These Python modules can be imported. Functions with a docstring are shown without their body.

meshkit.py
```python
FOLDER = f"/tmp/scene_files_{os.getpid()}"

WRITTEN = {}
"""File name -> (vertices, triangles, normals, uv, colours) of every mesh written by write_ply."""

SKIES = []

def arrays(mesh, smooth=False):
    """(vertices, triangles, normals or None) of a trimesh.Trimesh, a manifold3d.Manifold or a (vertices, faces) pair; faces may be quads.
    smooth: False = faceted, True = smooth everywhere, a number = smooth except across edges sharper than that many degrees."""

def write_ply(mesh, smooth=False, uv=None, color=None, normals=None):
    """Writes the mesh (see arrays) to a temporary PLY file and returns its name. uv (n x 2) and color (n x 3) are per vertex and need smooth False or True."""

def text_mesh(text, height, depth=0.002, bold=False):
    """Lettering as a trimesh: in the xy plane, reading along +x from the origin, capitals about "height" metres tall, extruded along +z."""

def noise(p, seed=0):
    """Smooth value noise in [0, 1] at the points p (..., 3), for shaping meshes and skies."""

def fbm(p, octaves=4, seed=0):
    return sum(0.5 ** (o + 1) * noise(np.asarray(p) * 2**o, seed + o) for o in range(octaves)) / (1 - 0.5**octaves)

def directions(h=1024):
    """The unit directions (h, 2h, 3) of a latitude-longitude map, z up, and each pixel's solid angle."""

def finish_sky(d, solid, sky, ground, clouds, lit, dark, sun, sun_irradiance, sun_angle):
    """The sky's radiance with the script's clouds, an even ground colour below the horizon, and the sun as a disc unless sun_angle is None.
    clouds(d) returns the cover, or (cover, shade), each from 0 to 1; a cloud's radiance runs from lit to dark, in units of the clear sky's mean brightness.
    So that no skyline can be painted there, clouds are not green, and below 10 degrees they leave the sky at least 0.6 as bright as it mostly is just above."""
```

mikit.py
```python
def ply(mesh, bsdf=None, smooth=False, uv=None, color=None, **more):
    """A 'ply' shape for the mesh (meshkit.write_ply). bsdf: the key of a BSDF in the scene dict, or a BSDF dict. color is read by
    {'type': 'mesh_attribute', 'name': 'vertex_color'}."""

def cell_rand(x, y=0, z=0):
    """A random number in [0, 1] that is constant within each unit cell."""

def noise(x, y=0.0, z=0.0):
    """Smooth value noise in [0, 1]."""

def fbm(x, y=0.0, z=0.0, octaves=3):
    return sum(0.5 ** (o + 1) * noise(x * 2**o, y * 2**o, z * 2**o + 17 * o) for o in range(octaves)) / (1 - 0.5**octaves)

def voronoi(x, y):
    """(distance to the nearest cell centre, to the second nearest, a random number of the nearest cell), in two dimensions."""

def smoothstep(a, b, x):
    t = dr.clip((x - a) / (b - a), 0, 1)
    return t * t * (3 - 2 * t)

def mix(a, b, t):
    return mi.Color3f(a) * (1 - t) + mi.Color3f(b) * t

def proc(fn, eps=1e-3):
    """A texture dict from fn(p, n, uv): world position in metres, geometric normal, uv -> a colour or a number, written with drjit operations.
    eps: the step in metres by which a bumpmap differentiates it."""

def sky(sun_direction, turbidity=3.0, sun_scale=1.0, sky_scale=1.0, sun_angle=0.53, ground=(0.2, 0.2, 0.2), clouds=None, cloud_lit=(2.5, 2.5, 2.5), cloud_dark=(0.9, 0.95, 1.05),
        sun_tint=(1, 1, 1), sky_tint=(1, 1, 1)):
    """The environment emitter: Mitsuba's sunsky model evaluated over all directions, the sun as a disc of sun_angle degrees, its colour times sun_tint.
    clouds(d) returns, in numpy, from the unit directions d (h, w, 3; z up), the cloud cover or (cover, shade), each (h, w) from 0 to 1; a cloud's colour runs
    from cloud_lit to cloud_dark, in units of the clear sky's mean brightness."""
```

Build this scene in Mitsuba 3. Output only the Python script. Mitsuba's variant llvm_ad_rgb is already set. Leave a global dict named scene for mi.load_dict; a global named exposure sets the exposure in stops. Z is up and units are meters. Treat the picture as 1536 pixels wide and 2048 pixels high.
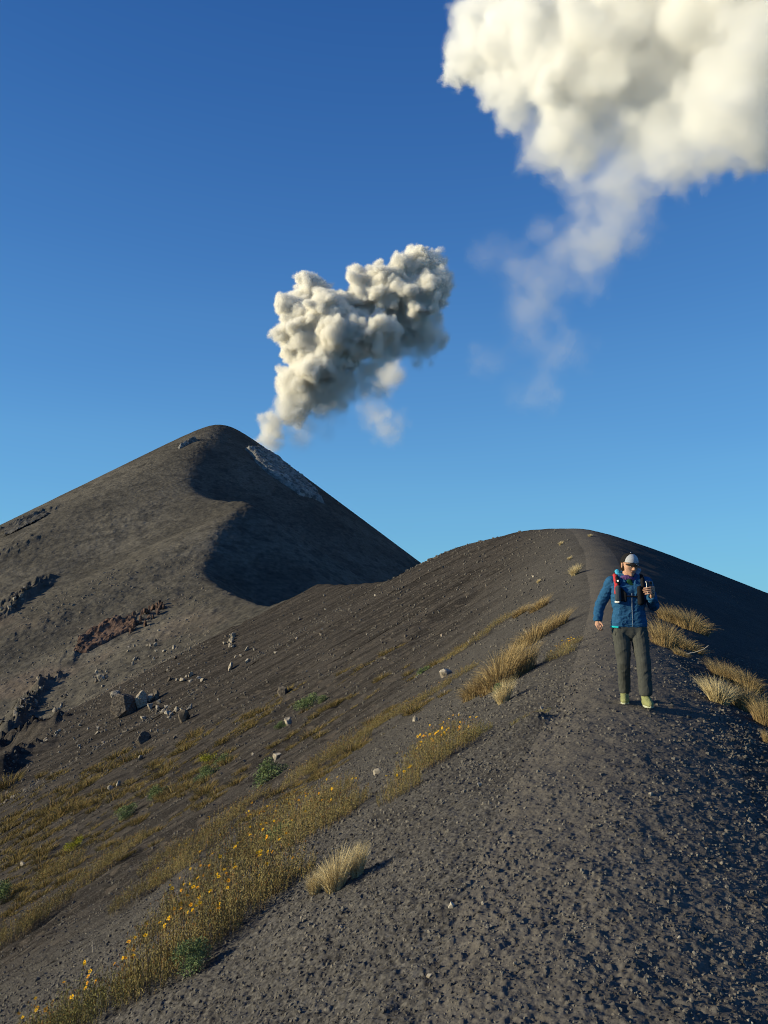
import math
import numpy as np, trimesh, manifold3d
import drjit as dr
import mitsuba as mi
import mikit, meshkit
from mikit import ply, proc, smoothstep, mix
from scipy.interpolate import RectBivariateSpline
from scipy.ndimage import map_coordinates, gaussian_filter

T = mi.ScalarTransform4f
scene, labels = {}, {}

# ------------------------------------------------------------------ camera, sky, exposure
EYE = np.array([0.0, 0.0, 1.6])
FPX, PITCH = 1610.0, math.radians(7.6)           # focal length in pixels of the 1536 x 2048 photograph
scene['camera'] = {
    'type': 'perspective', 'fov': 2 * math.degrees(math.atan(768 / FPX)), 'fov_axis': 'x',
    'near_clip': 0.05, 'far_clip': 90000.0,
    'to_world': T().look_at(origin=EYE.tolist(), target=[0, math.cos(PITCH), EYE[2] + math.sin(PITCH)], up=[0, 0, 1])}
SUN_EL, SUN_AZ = math.radians(16.5), math.radians(8.0)   # low morning sun from the left
SUN = np.array([-math.cos(SUN_EL) * math.cos(SUN_AZ), -math.cos(SUN_EL) * math.sin(SUN_AZ), math.sin(SUN_EL)])


def horizon_haze(d):
    """Thin dry haze low in the air all round, with faint uneven streaks."""
    el = np.degrees(np.arcsin(np.clip(d[..., 2], 0, 1)))
    return .60 * np.exp(-el / 13.5) * (.9 + .2 * meshkit.fbm(d * [2.5, 2.5, 14], 3, 4))


scene['sky'] = mikit.sky(SUN, turbidity=1.5, sky_tint=(0.165, 0.455, 0.95), clouds=horizon_haze, cloud_lit=(1.6, 3.6, 4.0), sun_tint=(0.84, 1.03, 1.32), ground=(0.07, 0.07, 0.07))
exposure = 2.58


def ray(u, v):
    """World direction (y = 1) of a pixel of the photograph."""
    a, b = (np.asarray(u, float) - 768) / FPX, (1024 - np.asarray(v, float)) / FPX
    y = math.cos(PITCH) - b * math.sin(PITCH)
    return a / y, (math.sin(PITCH) + b * math.cos(PITCH)) / y


def at(u, v, D):
    """The point at distance D (metres along y) seen at a pixel of the photograph."""
    a, b = ray(u, v)
    return np.array([a * D, D, EYE[2] + b * D])


def pixel(p):
    """Where a point stands in the photograph."""
    x, y, z = np.asarray(p, float) - EYE
    d = y * math.cos(PITCH) + z * math.sin(PITCH)
    return 768 + FPX * x / d, 1024 - FPX * (z * math.cos(PITCH) - y * math.sin(PITCH)) / d


MARKS = [(563, 1378, 'the lone dark boulder'), (247, 1405, 'the biggest far left boulder'), (285, 1474, 'the lower dark boulder'), (462, 1322, 'the slim standing stone'), (575, 1441, 'the whitish leaning stone'),
         (890, 1343, 'the pale grey rock'), (830, 1437, 'the whitish stone by the flowers'), (525, 1535, 'the bright green shrub'), (410, 1515, 'the yellow green shrub'), (145, 1690, 'the upright lime shrub'),
         (840, 1333, 'the fresh green shrub'), (245, 1626, 'the grey green shrub'), (45, 1726, 'the lichen covered stone'), (221, 1569, 'the pointed pale stone'), (292, 1238, 'the pinkish rock columns'),
         (642, 1167, 'the corner of the saddle'), (1150, 1140, 'the upper path tuft'), (755, 1538, 'the grey stone by the flowers'), (280, 1515, 'the small lone pale stone')]
_told = {}


def describe(what, p):
    """A label from where a thing stands: the how many nearest of its kind on which side of which landmark."""
    u, v = pixel(p)
    a, b, name = min(MARKS, key=lambda m: math.hypot(m[0] - u, m[1] - v))
    side = ['right of', 'lower right of', 'below', 'lower left of', 'left of', 'upper left of', 'above', 'upper right of'][int(round(math.atan2(v - b, u - a) / (math.pi / 4))) % 8]
    _told.setdefault((what, side, name), []).append(math.hypot(a - u, b - v))
    return (what, side, name), math.hypot(a - u, b - v)


def settle_labels():
    nth = ['nearest', 'second nearest', 'third nearest', 'fourth nearest', 'fifth nearest', 'sixth nearest', 'seventh nearest', 'eighth nearest', 'ninth nearest', 'tenth nearest', 'eleventh nearest', 'twelfth nearest', 'thirteenth nearest', 'fourteenth nearest', 'fifteenth nearest']
    nth += [f'{k}th nearest' for k in range(16, 40)]
    for d in labels.values():
        if isinstance(d.get('label'), tuple):
            key, r = d['label']
            k = sorted(_told[key]).index(r)
            d['label'] = f'{nth[k]} {key[0]} {key[1]} {key[2]}' if k < len(nth) else f'far {key[0]} {key[1]} {key[2]}'


def tag(key, label=None, cat=None, group=None, kind=None):
    labels[key] = {k: v for k, v in (('label', label), ('category', cat), ('group', group), ('kind', kind)) if v}
# ------------------------------------------------------------------ terrain: slopes of loose ash falling from ridge lines
def crest_line(points, step):
    """Points (x, y, z, rounding, left slope, right slope) along a crest, resampled every step metres; left and right as seen walking along it."""
    p = np.array(points, float)
    s = np.r_[0, np.cumsum(np.linalg.norm(np.diff(p[:, :2], axis=0), axis=1))]
    from scipy.interpolate import PchipInterpolator
    q = PchipInterpolator(s, p)(np.arange(0, s[-1], step))
    t = np.gradient(q[:, :2], axis=0)
    return q, t / np.linalg.norm(t, axis=1, keepdims=True)


def px(u, v, D, w, ml, mr):
    return (*at(u, v, D), w, ml, mr)


HILL = [(-9, -60, -6, 1.2, .60, .46), (-3, -20, -1.4, 1.2, .60, .46), (-0.3, -3, -.12, 1.1, .60, .46), (0.98, 3.7, 0.03, 1.35, .60, .48), (1.95, 7.2, .38, 1.35, .60, .48),
        (2.8, 9.6, .63, 1.25, .60, .47), (4.85, 17, 1.06, 1.1, .60, .46), (8.5, 30, 2.35, 1.2, .60, .46), (11.4, 42, 4.0, 1.4, .60, .46), (15.6, 60, 7.0, 2.0, .59, .47),
        px(1132, 1058, 85, 3.5, .58, .47), px(1050, 1064, 97, 3.5, .58, .5), px(960, 1085, 110, 3.0, .58, .55), px(880, 1118, 124, 2.5, .58, .6),
        px(820, 1148, 136, 1.5, .58, .62), px(775, 1162, 146, .8, .58, .65), px(700, 1168, 158, .6, .58, .65), px(642, 1166, 168, .5, .58, .65),
        px(600, 1192, 200, 1.0, .52, .65), px(540, 1214, 262, 1.5, .52, .66), px(445, 1180, 330, 3, .52, .68), px(405, 1128, 375, 4, .52, .70), px(442, 1050, 425, 4, .52, .70),
        px(494, 1007, 465, 4, .53, .70), px(435, 1001, 495, 4, .54, .70), px(392, 985, 525, 5, .55, .70), px(376, 950, 562, 6, .56, .70), px(405, 888, 635, 9, .58, .70), px(445, 851, 712, 14, .64, .76),
        px(449, 856, 730, 14, .64, .76)]
_parts = [crest_line(HILL[:8], .16), crest_line(HILL[7:18], .25), crest_line(HILL[17:], 1.6)]
CQ, CT = np.vstack([p[0] for p in _parts]), np.vstack([p[1] for p in _parts])
N_HILL = len(_parts[0][0]) + len(_parts[1][0])


def base_height(x, y):
    """(height, index of the crest point that the slope falls from)"""
    x, y = np.asarray(x, float), np.asarray(y, float)
    best, who = np.full(x.shape, -1e9), np.zeros(x.shape, np.int32)
    for i in range(len(CQ)):
        cx, cy, cz, w, ml, mr = CQ[i]
        dx, dy = x - cx, y - cy
        d2 = dx * dx + dy * dy
        side = (CT[i, 0] * dy - CT[i, 1] * dx) / np.sqrt(d2 + 1e-6)        # +1 to the left of the crest
        m = mr + (ml - mr) * np.clip(.5 + .9 * side, 0, 1)
        z = cz - m * (np.sqrt(d2 + w * w) - w)
        k = z > best
        best[k] = z[k]
        who[k] = i
    return best, who


# a fan of rings round the crest where one stands: fine near by and in the part that is in view
def rings(a, b, k):
    return np.exp(np.arange(math.log(a), math.log(b), k))
R = np.r_[rings(.3, 2.2, .05), rings(2.2, 13, .0038), rings(13, 150, .0054), rings(150, 900, .0066), rings(900, 3000, .05)]
VIEW = math.radians(29)
TH = np.r_[np.linspace(-math.pi, -VIEW, 90)[:-1], np.linspace(-VIEW, VIEW, 580), np.linspace(VIEW, math.pi, 90)[1:]]   # 0 = straight ahead, positive to the right
RC, TC = np.r_[R[:-1:4], R[-1]], np.r_[TH[:89:3], TH[89:669:3], TH[669::3]]
TC = np.unique(np.r_[TC, TH[-1]])
_rr, _tt = np.meshgrid(RC, TC, indexing='ij')
_z, _who = base_height(_rr * np.sin(_tt), _rr * np.cos(_tt))
_spl = RectBivariateSpline(np.log(RC), TC, _z, kx=3, ky=3)


def ground_smooth(x, y):
    x, y = np.asarray(x, float), np.asarray(y, float)
    return _spl.ev(np.log(np.maximum(np.hypot(x, y), .3)), np.arctan2(x, y))


def hit(u, v, far=1000.0, near=1.5):
    """The points of the ground seen at pixels of the photograph (arrays); nan where the sky is."""
    a, b = ray(u, v)
    a, b = np.atleast_1d(a), np.atleast_1d(b)
    D = np.exp(np.linspace(math.log(near), math.log(far), 1200))
    below = EYE[2] + b[:, None] * D < ground_smooth(a[:, None] * D, np.broadcast_to(D, (len(a), len(D))))
    i = np.maximum(below.argmax(1), 1)
    lo, hi = D[i - 1].copy(), D[i].copy()
    for _ in range(14):
        m = .5 * (lo + hi)
        k = EYE[2] + b * m < ground_smooth(a * m, m)
        hi, lo = np.where(k, m, hi), np.where(k, lo, m)
    out = np.stack([a * hi, hi, EYE[2] + b * hi], -1)
    out[~below.any(1)] = np.nan
    return out


def fb(x, y, size, seed, octaves=2):
    """Random field from -1 to 1 with lumps of the given size (metres)."""
    return 2 * meshkit.fbm(np.stack([x / size, y / size, np.full_like(x, seed * 3.7)], -1), octaves, seed) - 1


def fade(r, a, b):
    t = np.clip((r - a) / (b - a), 0, 1)
    return t * t * (3 - 2 * t)


from scipy.spatial import cKDTree
_tree = cKDTree(CQ[:N_HILL, :2])


def beside_crest(x, y):
    """(distance from the hill's crest, positive on the sunny left side)"""
    d, i = _tree.query(np.stack([np.ravel(x), np.ravel(y)], -1))
    side = CT[i, 0] * (np.ravel(y) - CQ[i, 1]) - CT[i, 1] * (np.ravel(x) - CQ[i, 0])
    return (d * np.sign(side)).reshape(np.shape(x))


_tree2 = cKDTree(CQ[N_HILL:, :2])


def beside_ridge(x, y):
    """(distance from the volcano's crooked ridge, positive on the sunny left side)"""
    d, i = _tree2.query(np.stack([x, y], -1))
    i = i + N_HILL
    return d * np.sign(CT[i, 0] * (y - CQ[i, 1]) - CT[i, 1] * (x - CQ[i, 0]))


# rocky ribs and scarps that run down the volcano's flank: polyline in pixels, height, width of the gentle side, width of the steep side
RIBS = [([(2, 1236), (28, 1210), (58, 1190), (80, 1172)], 4.4, 9, 2.8), ([(0, 1110), (30, 1096), (60, 1084)], 2.2, 12, 4), ([(0, 1065), (45, 1048), (84, 1031)], 3.2, 14, 4),
        ([(28, 1470), (48, 1425), (84, 1380), (100, 1372)], 4.4, 5, 2.0), ([(5, 1500), (35, 1482), (75, 1472), (110, 1456)], 3.4, 4, 1.8), ([(0, 1560), (30, 1532), (60, 1514)], 3.0, 4, 1.8),
        ([(152, 1305), (178, 1278), (215, 1260), (258, 1246)], 2.4, 8, 1.8), ([(0, 1290), (60, 1262), (110, 1240)], 1.4, 8, 3)]
_ribs = []
for pts, h, wl, wr in RIBS:
    w = hit(*np.array(pts, float).T)
    s = np.linspace(0, len(pts) - 1, 40)
    xy = np.stack([np.interp(s, np.arange(len(pts)), w[:, k]) for k in (0, 1)], -1)
    t = np.gradient(xy, axis=0)
    _ribs.append((xy, t / np.linalg.norm(t, axis=1, keepdims=True), cKDTree(xy), h, wl, wr))


_ledge = hit([1072], [1452])[0]


def detail(x, y):
    """Everything on the ground that is smaller than a slope: clods, footprints, runnels, rubble, ribs of rock."""
    x, y = np.asarray(x, float), np.asarray(y, float)
    r = np.hypot(x, y)
    z = np.zeros(x.shape)
    k = r < 60
    if k.any():
        a, b, q = x[k], y[k], r[k]
        dc = beside_crest(a, b)
        h = .035 * fb(a, b, 1.1, 1) + .03 * fb(a, b, .42, 2)
        lump = .5 + .5 * fb(a, b, .8, 3)
        c1, c2, c3 = fb(a, b, .17, 4), fb(a, b, .075, 5), fb(a, b, .027, 6, 1)
        h += .026 * np.abs(c1) ** .8 * (1 - fade(q, 25, 60))
        h += (1 - .65 * np.exp(-((dc + .15) / .75) ** 4) * fade(q, 4, 9)) * (.013 * c2 * (1 - fade(q, 14, 30)) + (.3 + 1.4 * lump) * .014 * (np.maximum(c3, 0) ** .8 - .2) * (1 - fade(q, 8, 18)))
        lx, ly = a - _ledge[0], b - _ledge[1]
        h += .15 * np.exp(-(np.where(lx > 0, lx / .16, lx / .45)) ** 2 - ((ly - .1 * lx) / .20) ** 2)          # the small ledge at the path edge
        h -= .09 * np.maximum(fb(a, b, .30, 8, 1) - .45, 0) * (np.abs(dc) < 1.7)          # prints of boots
        z[k] += h * (1 - fade(q, 35, 60))
    k = (r > 6) & (r < 260)
    if k.any():
        a, b, q = x[k], y[k], r[k]
        dc = beside_crest(a, b)
        left = fade(dc, 2.5, 11)
        along = b + .5 * fb(a, b, 9, 11, 1)
        def runnel(period, length, seed, gap):
            n = 2 * meshkit.noise(np.stack([along / period, a / length, np.full_like(a, seed * 1.3)], -1), seed) - 1
            w = fade(fb(a, b * 2.5, length * .8, seed + 50, 1), gap - .25, gap + .25)
            return -np.maximum(1 - np.abs(n) * 3.6, 0) * w
        h = .26 * runnel(.9, 7, 21, .0) * (1 - fade(q, 70, 140)) + .10 * runnel(.4, 3.5, 22, -.1) * (1 - fade(q, 30, 60)) + .60 * runnel(2.3, 15, 23, .05) * fade(q, 22, 50) + .07 * fb(a, b, 1.6, 24) + .16 * fb(a, b, 5, 25) + .05 * fb(a, b, .6, 27, 1)
        z[k] += h * left * fade(q, 6, 16) + (1 - left) * fade(q, 12, 30) * (.05 * fb(a, b, 1.2, 26))
    k = r > 120
    if k.any():
        a, b, q = x[k], y[k], r[k]
        g = fade(q, 120, 260)
        rough = .25 + .75 * fade(fb(a, b, 60, 30), -.25, .35)
        shade = fade(-beside_ridge(a, b), 2, 14)
        rough = rough * (1 - .85 * shade)
        h = (1 - .7 * shade) * (.9 * fb(a, b, 55, 31) + .6 * fb(a, b, 16, 32)) + rough * (.75 * fb(a, b, 4.2, 33) + .5 * np.abs(fb(a, b, 9, 34))) + .3 * rough * fb(a, b, 1.7, 35, 1)
        z[k] += g * h * (1 - .75 * fade(q, 560, 680))
    k = (r > 60) & (x < -20)
    if k.any():
        a, b = x[k], y[k]
        h = np.zeros(a.shape)
        n1, n2 = fb(a, b, 6, 41, 3), fb(a, b, 1.8, 42) + .6 * fb(a, b, 5, 43)
        for xy, t, tree, hh, wl, wr in _ribs:
            d, i = tree.query(np.stack([a, b], -1), distance_upper_bound=5 * wl)
            ok = np.isfinite(d)
            i = np.where(ok, i, 0)
            side = t[i, 0] * (b - xy[i, 1]) - t[i, 1] * (a - xy[i, 0]) + n1 * .55 * wl
            along = t[i, 0] * (a - xy[i, 0]) + t[i, 1] * (b - xy[i, 1])
            end = np.where((i == 0) | (i == len(xy) - 1), np.abs(along), 0) / wl
            prof = np.where(side > 0, np.exp(-(side / wl) ** 2), np.exp(-(side / (1.5 * wr)) ** 2))
            h = np.where(ok, h + hh * prof * np.exp(-end ** 2) * np.maximum(.75 + .9 * n2, 0), h)
        z[k] += h
    return z


def ground(x, y):
    return ground_smooth(x, y) + detail(x, y)


# ------------------------------------------------------------------ materials of the ground
def ash_colour(p, n, uv):
    x, y, z = p.x, p.y, p.z
    big = mikit.fbm(x * .35, y * .35, z * .35, 3)
    mid = mikit.fbm(x * 3.1, y * 3.1, z * 3.1, 3)
    fine = mikit.noise(x * 30, y * 30, z * 30)
    grit = mikit.noise(x * 60, y * 60, z * 60)
    streak = mikit.fbm(y * 1.9 + mikit.noise(x * .13, y * .13) * 1.5, x * .09, 3.0, 3)
    coarse = mikit.noise(x * 1.9, y * 3.3, z * 3.3)
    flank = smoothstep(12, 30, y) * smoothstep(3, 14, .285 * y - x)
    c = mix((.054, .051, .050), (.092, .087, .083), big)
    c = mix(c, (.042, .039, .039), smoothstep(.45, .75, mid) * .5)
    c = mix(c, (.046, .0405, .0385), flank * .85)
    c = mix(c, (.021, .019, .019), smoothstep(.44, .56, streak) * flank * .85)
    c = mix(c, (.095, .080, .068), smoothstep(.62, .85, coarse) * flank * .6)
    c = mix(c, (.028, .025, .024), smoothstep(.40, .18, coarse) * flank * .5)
    c = mix(c, (.13, .122, .112), smoothstep(.55, .8, fine) * .5)
    return c * (.40 + 1.02 * grit)


def far_colour(p, n, uv):
    x, y, z = p.x, p.y, p.z
    big = mikit.fbm(x * .02, y * .02, z * .02, 4)
    mid = mikit.fbm(x * .16, y * .16, z * .16, 4)
    fine = mikit.fbm(x * .55, y * .55, z * .55, 3)
    c = mix((.078, .073, .066), (.118, .109, .096), smoothstep(.3, .7, big))
    c = mix(c, (.055, .053, .051), smoothstep(.48, .66, mid) * .6)
    c = mix(c, (.14, .112, .097), smoothstep(.55, .75, mikit.fbm(x * .035 + 7, y * .035, z * .05, 3)) * smoothstep(30, -20, z) * .5)
    return c * (.42 + .88 * fine)


scene['ash_material'] = {'type': 'bumpmap', 'scale': 1.0,
                         'bump': proc(lambda p, n, uv: .018 * mikit.fbm(p.x * 34, p.y * 34, p.z * 34, 3), eps=.003),
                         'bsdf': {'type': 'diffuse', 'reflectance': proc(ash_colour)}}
scene['far_material'] = {'type': 'bumpmap', 'scale': 1.0, 'bump': proc(lambda p, n, uv: 0.75 * mikit.fbm(p.x * .5, p.y * .5, p.z * .5, 3), eps=.1), 'bsdf': {'type': 'diffuse', 'reflectance': proc(far_colour)}}

# ------------------------------------------------------------------ the ground as one sheet, split into path, hill and volcano
_rr, _tt = np.meshgrid(R, TH, indexing='ij')
GX, GY = _rr * np.sin(_tt), _rr * np.cos(_tt)
GZ = ground(GX, GY)
_n, _m = GX.shape
_i = np.arange(_n * _m).reshape(_n, _m)
_f = np.concatenate([np.stack([_i[:-1, :-1], _i[:-1, 1:], _i[1:, 1:]], -1).reshape(-1, 3), np.stack([_i[:-1, :-1], _i[1:, 1:], _i[1:, :-1]], -1).reshape(-1, 3)])
_P = np.stack([GX, GY, GZ], -1).reshape(-1, 3)
_fn = np.cross(_P[_f[:, 1]] - _P[_f[:, 0]], _P[_f[:, 2]] - _P[_f[:, 0]])
_vn = np.stack([np.bincount(_f.ravel(), np.repeat(_fn[:, k], 3), len(_P)) for k in range(3)], -1)
_vn /= np.linalg.norm(_vn, axis=1, keepdims=True)
_c = _P[_f].mean(1)
_dc = beside_crest(_c[:, 0], _c[:, 1])
_far = (np.hypot(_c[:, 0], _c[:, 1]) > 205)
_path = ~_far & (np.abs(_dc + .15) < .95) & (_c[:, 1] < 84)


def sheet(key, mask, mat):
    f = _f[mask]
    used, inv = np.unique(f, return_inverse=True)
    path = meshkit.write_ply((_P[used], inv.reshape(-1, 3)), False, normals=_vn[used])
    scene[key] = {'type': 'ply', 'filename': path, 'face_normals': False, 'bsdf': {'type': 'ref', 'id': mat}}
    tag(key, kind='structure')


scene['path_material'] = {'type': 'bumpmap', 'scale': 1.0, 'bump': proc(lambda p, n, uv: .015 * mikit.fbm(p.x * 36, p.y * 36, p.z * 36, 3), eps=.003),
                          'bsdf': {'type': 'diffuse', 'reflectance': proc(lambda p, n, uv: mix(ash_colour(p, n, uv), (.118, .107, .096), .38 + .45 * mikit.fbm(p.x * .9, p.y * .9, p.z * .9, 2)))}}
sheet('path', _path, 'path_material')
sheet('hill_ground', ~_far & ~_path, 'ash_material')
sheet('volcano_ground', _far, 'far_material')
scene['lowland_material'] = {'type': 'diffuse', 'reflectance': {'type': 'rgb', 'value': [.06, .065, .05]}}
scene['lowland'] = ply((np.array([[-6e4, -6e4, -480], [6e4, -6e4, -480], [6e4, 6e4, -480], [-6e4, 6e4, -480.0]]), np.array([[0, 1, 2], [0, 2, 3]])), 'lowland_material')
tag('lowland', kind='structure')
print('ground', len(_P), 'vertices', len(_f), 'faces')
# ------------------------------------------------------------------ rocks
def cinder_colour(p, n, uv):
    k = mikit.noise(p.x * 21, p.y * 21, p.z * 21)
    c = mix((.050, .046, .044), (.165, .152, .135), smoothstep(.25, .75, k))
    return mix(c, (.26, .235, .20), smoothstep(.88, .95, mikit.noise(p.x * 13 + 5, p.y * 13, p.z * 13)))


scene['cinder_material'] = {'type': 'twosided', 'm': {'type': 'diffuse', 'reflectance': proc(cinder_colour)}}


def rock_colour(light, dark, tint):
    def f(p, n, uv):
        a = mikit.fbm(p.x * 5, p.y * 5, p.z * 5, 3)
        b = mikit.noise(p.x * 41, p.y * 41, p.z * 41)
        c = mix(dark, light, smoothstep(.3, .7, a))
        c = mix(c, tint, smoothstep(.55, .8, mikit.fbm(p.x * 1.7 + 9, p.y * 1.7, p.z * 1.7, 2)) * .6)
        return c * (.75 + .5 * b)
    return f


scene['pale_rock'] = {'type': 'diffuse', 'reflectance': proc(rock_colour((.38, .34, .285), (.21, .185, .155), (.30, .24, .19)))}
scene['far_stone'] = {'type': 'twosided', 'm': {'type': 'diffuse', 'reflectance': proc(rock_colour((.20, .18, .155), (.08, .072, .066), (.18, .14, .115)))}}
scene['dark_rock'] = {'type': 'diffuse', 'reflectance': proc(rock_colour((.14, .122, .106), (.066, .058, .053), (.17, .14, .11)))}


def far_rock(light, dark, tint, k):
    def f(p, n, uv):
        a = mikit.fbm(p.x * k, p.y * k, p.z * k, 4)
        b = mikit.noise(p.x * k * 7, p.y * k * 7, p.z * k * 7)
        c = mix(dark, light, smoothstep(.32, .68, a))
        return mix(c, tint, smoothstep(.5, .75, mikit.fbm(p.x * k * .4 + 5, p.y * k * .4, p.z * k * .4, 2))) * (.7 + .6 * b)
    return f


scene['crag_rock'] = {'type': 'diffuse', 'reflectance': proc(far_rock((.25, .245, .24), (.095, .093, .092), (.18, .175, .17), .35))}
scene['dark_crag_rock'] = {'type': 'diffuse', 'reflectance': proc(far_rock((.11, .105, .10), (.05, .048, .047), (.08, .075, .07), .35))}
scene['red_rock'] = {'type': 'diffuse', 'reflectance': proc(far_rock((.15, .098, .076), (.055, .038, .033), (.12, .085, .07), .8))}


def rock_mesh(seed, sub=1, flat=6):
    """An angular stone of about unit radius: a ball cut by planes and roughened."""
    rng = np.random.default_rng(seed)
    m = trimesh.creation.icosphere(subdivisions=sub)
    v = m.vertices.copy()
    for _ in range(flat):
        n = rng.normal(size=3); n /= np.linalg.norm(n)
        over = np.maximum(v @ n - rng.uniform(.3, .72), 0)
        v -= over[:, None] * n
    v *= 1 + .22 * (meshkit.fbm(v * 1.6 + seed, 3, seed) - .5)[:, None] * 2
    v /= np.abs(v).max(0)
    return v * rng.uniform(.85, 1.1, 3), np.array(m.faces)


ROCKS = [rock_mesh(k, 2 if k < 6 else 1, 13) for k in range(12)]
BIG = []
for _k in range(4):                                  # boulders: blunter, with cracked and knobbly faces
    _g = np.random.default_rng(900 + _k)
    _m = trimesh.creation.icosphere(subdivisions=4)
    _v = _m.vertices.copy()
    for _ in range(16):
        _d = _g.normal(size=3); _d /= np.linalg.norm(_d)
        _v -= np.maximum(_v @ _d - _g.uniform(.55, .85), 0)[:, None] * _d
    _v *= 1 + .30 * (meshkit.fbm(_v * 1.7 + _k, 3, 40 + _k) - .5)[:, None] + .16 * np.abs(meshkit.fbm(_v * 5 + _k, 3, 50 + _k) - .5)[:, None]
    BIG.append((_v / np.abs(_v).max(0), np.array(_m.faces)))
_rock_ply = {}


def number(name):
    k, n = name, 0
    while k in scene or any(x.startswith(k + '__') for x in (scene if n < 0 else ())) or k in labels:
        n += 1
        k = f'{name}_{n:03d}'
    return k


def place_rock(name, u, v, w, h, mat, label, group=None, kind=None, rng=np.random.default_rng(5), xyz=None, sink=.2, parent=None):
    """A stone whose foot is at pixel (u, v), w x h pixels large."""
    if xyz is None:
        xyz = hit([u], [v])[0]
        if not np.isfinite(xyz).all():
            return
        s = xyz[1] / FPX
        w, h = w * s, h * s
    i = int(rng.integers(len(ROCKS)))
    if xyz[1] / FPX * 19 < w:
        i = 100 + i % 4
    if (i, mat) not in _rock_ply:
        _rock_ply[i, mat] = ply(BIG[i - 100] if i >= 100 else ROCKS[i], mat)
    z = float(ground(np.array([xyz[0]]), np.array([xyz[1]]))[0]) + h * (.5 - sink)
    key = number(name) if parent is None else f'{parent}__{name}'
    if parent is not None:
        n = 0
        while key in scene:
            n += 1
            key = f'{parent}__{name}_{n:03d}'
    scene[key] = {**_rock_ply[i, mat], 'to_world': T().translate([float(xyz[0]), float(xyz[1]), z]).rotate([0, 0, 1], float(rng.uniform(0, 360))).rotate([1, 0, 0], float(rng.uniform(-25, 25))).scale([w * .55, w * .55, h * .62])}
    if parent is None:
        tag(key, describe(label[1:], [xyz[0], xyz[1], z]) if label.startswith('*') else label, 'rock', group, kind)
    return key


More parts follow.
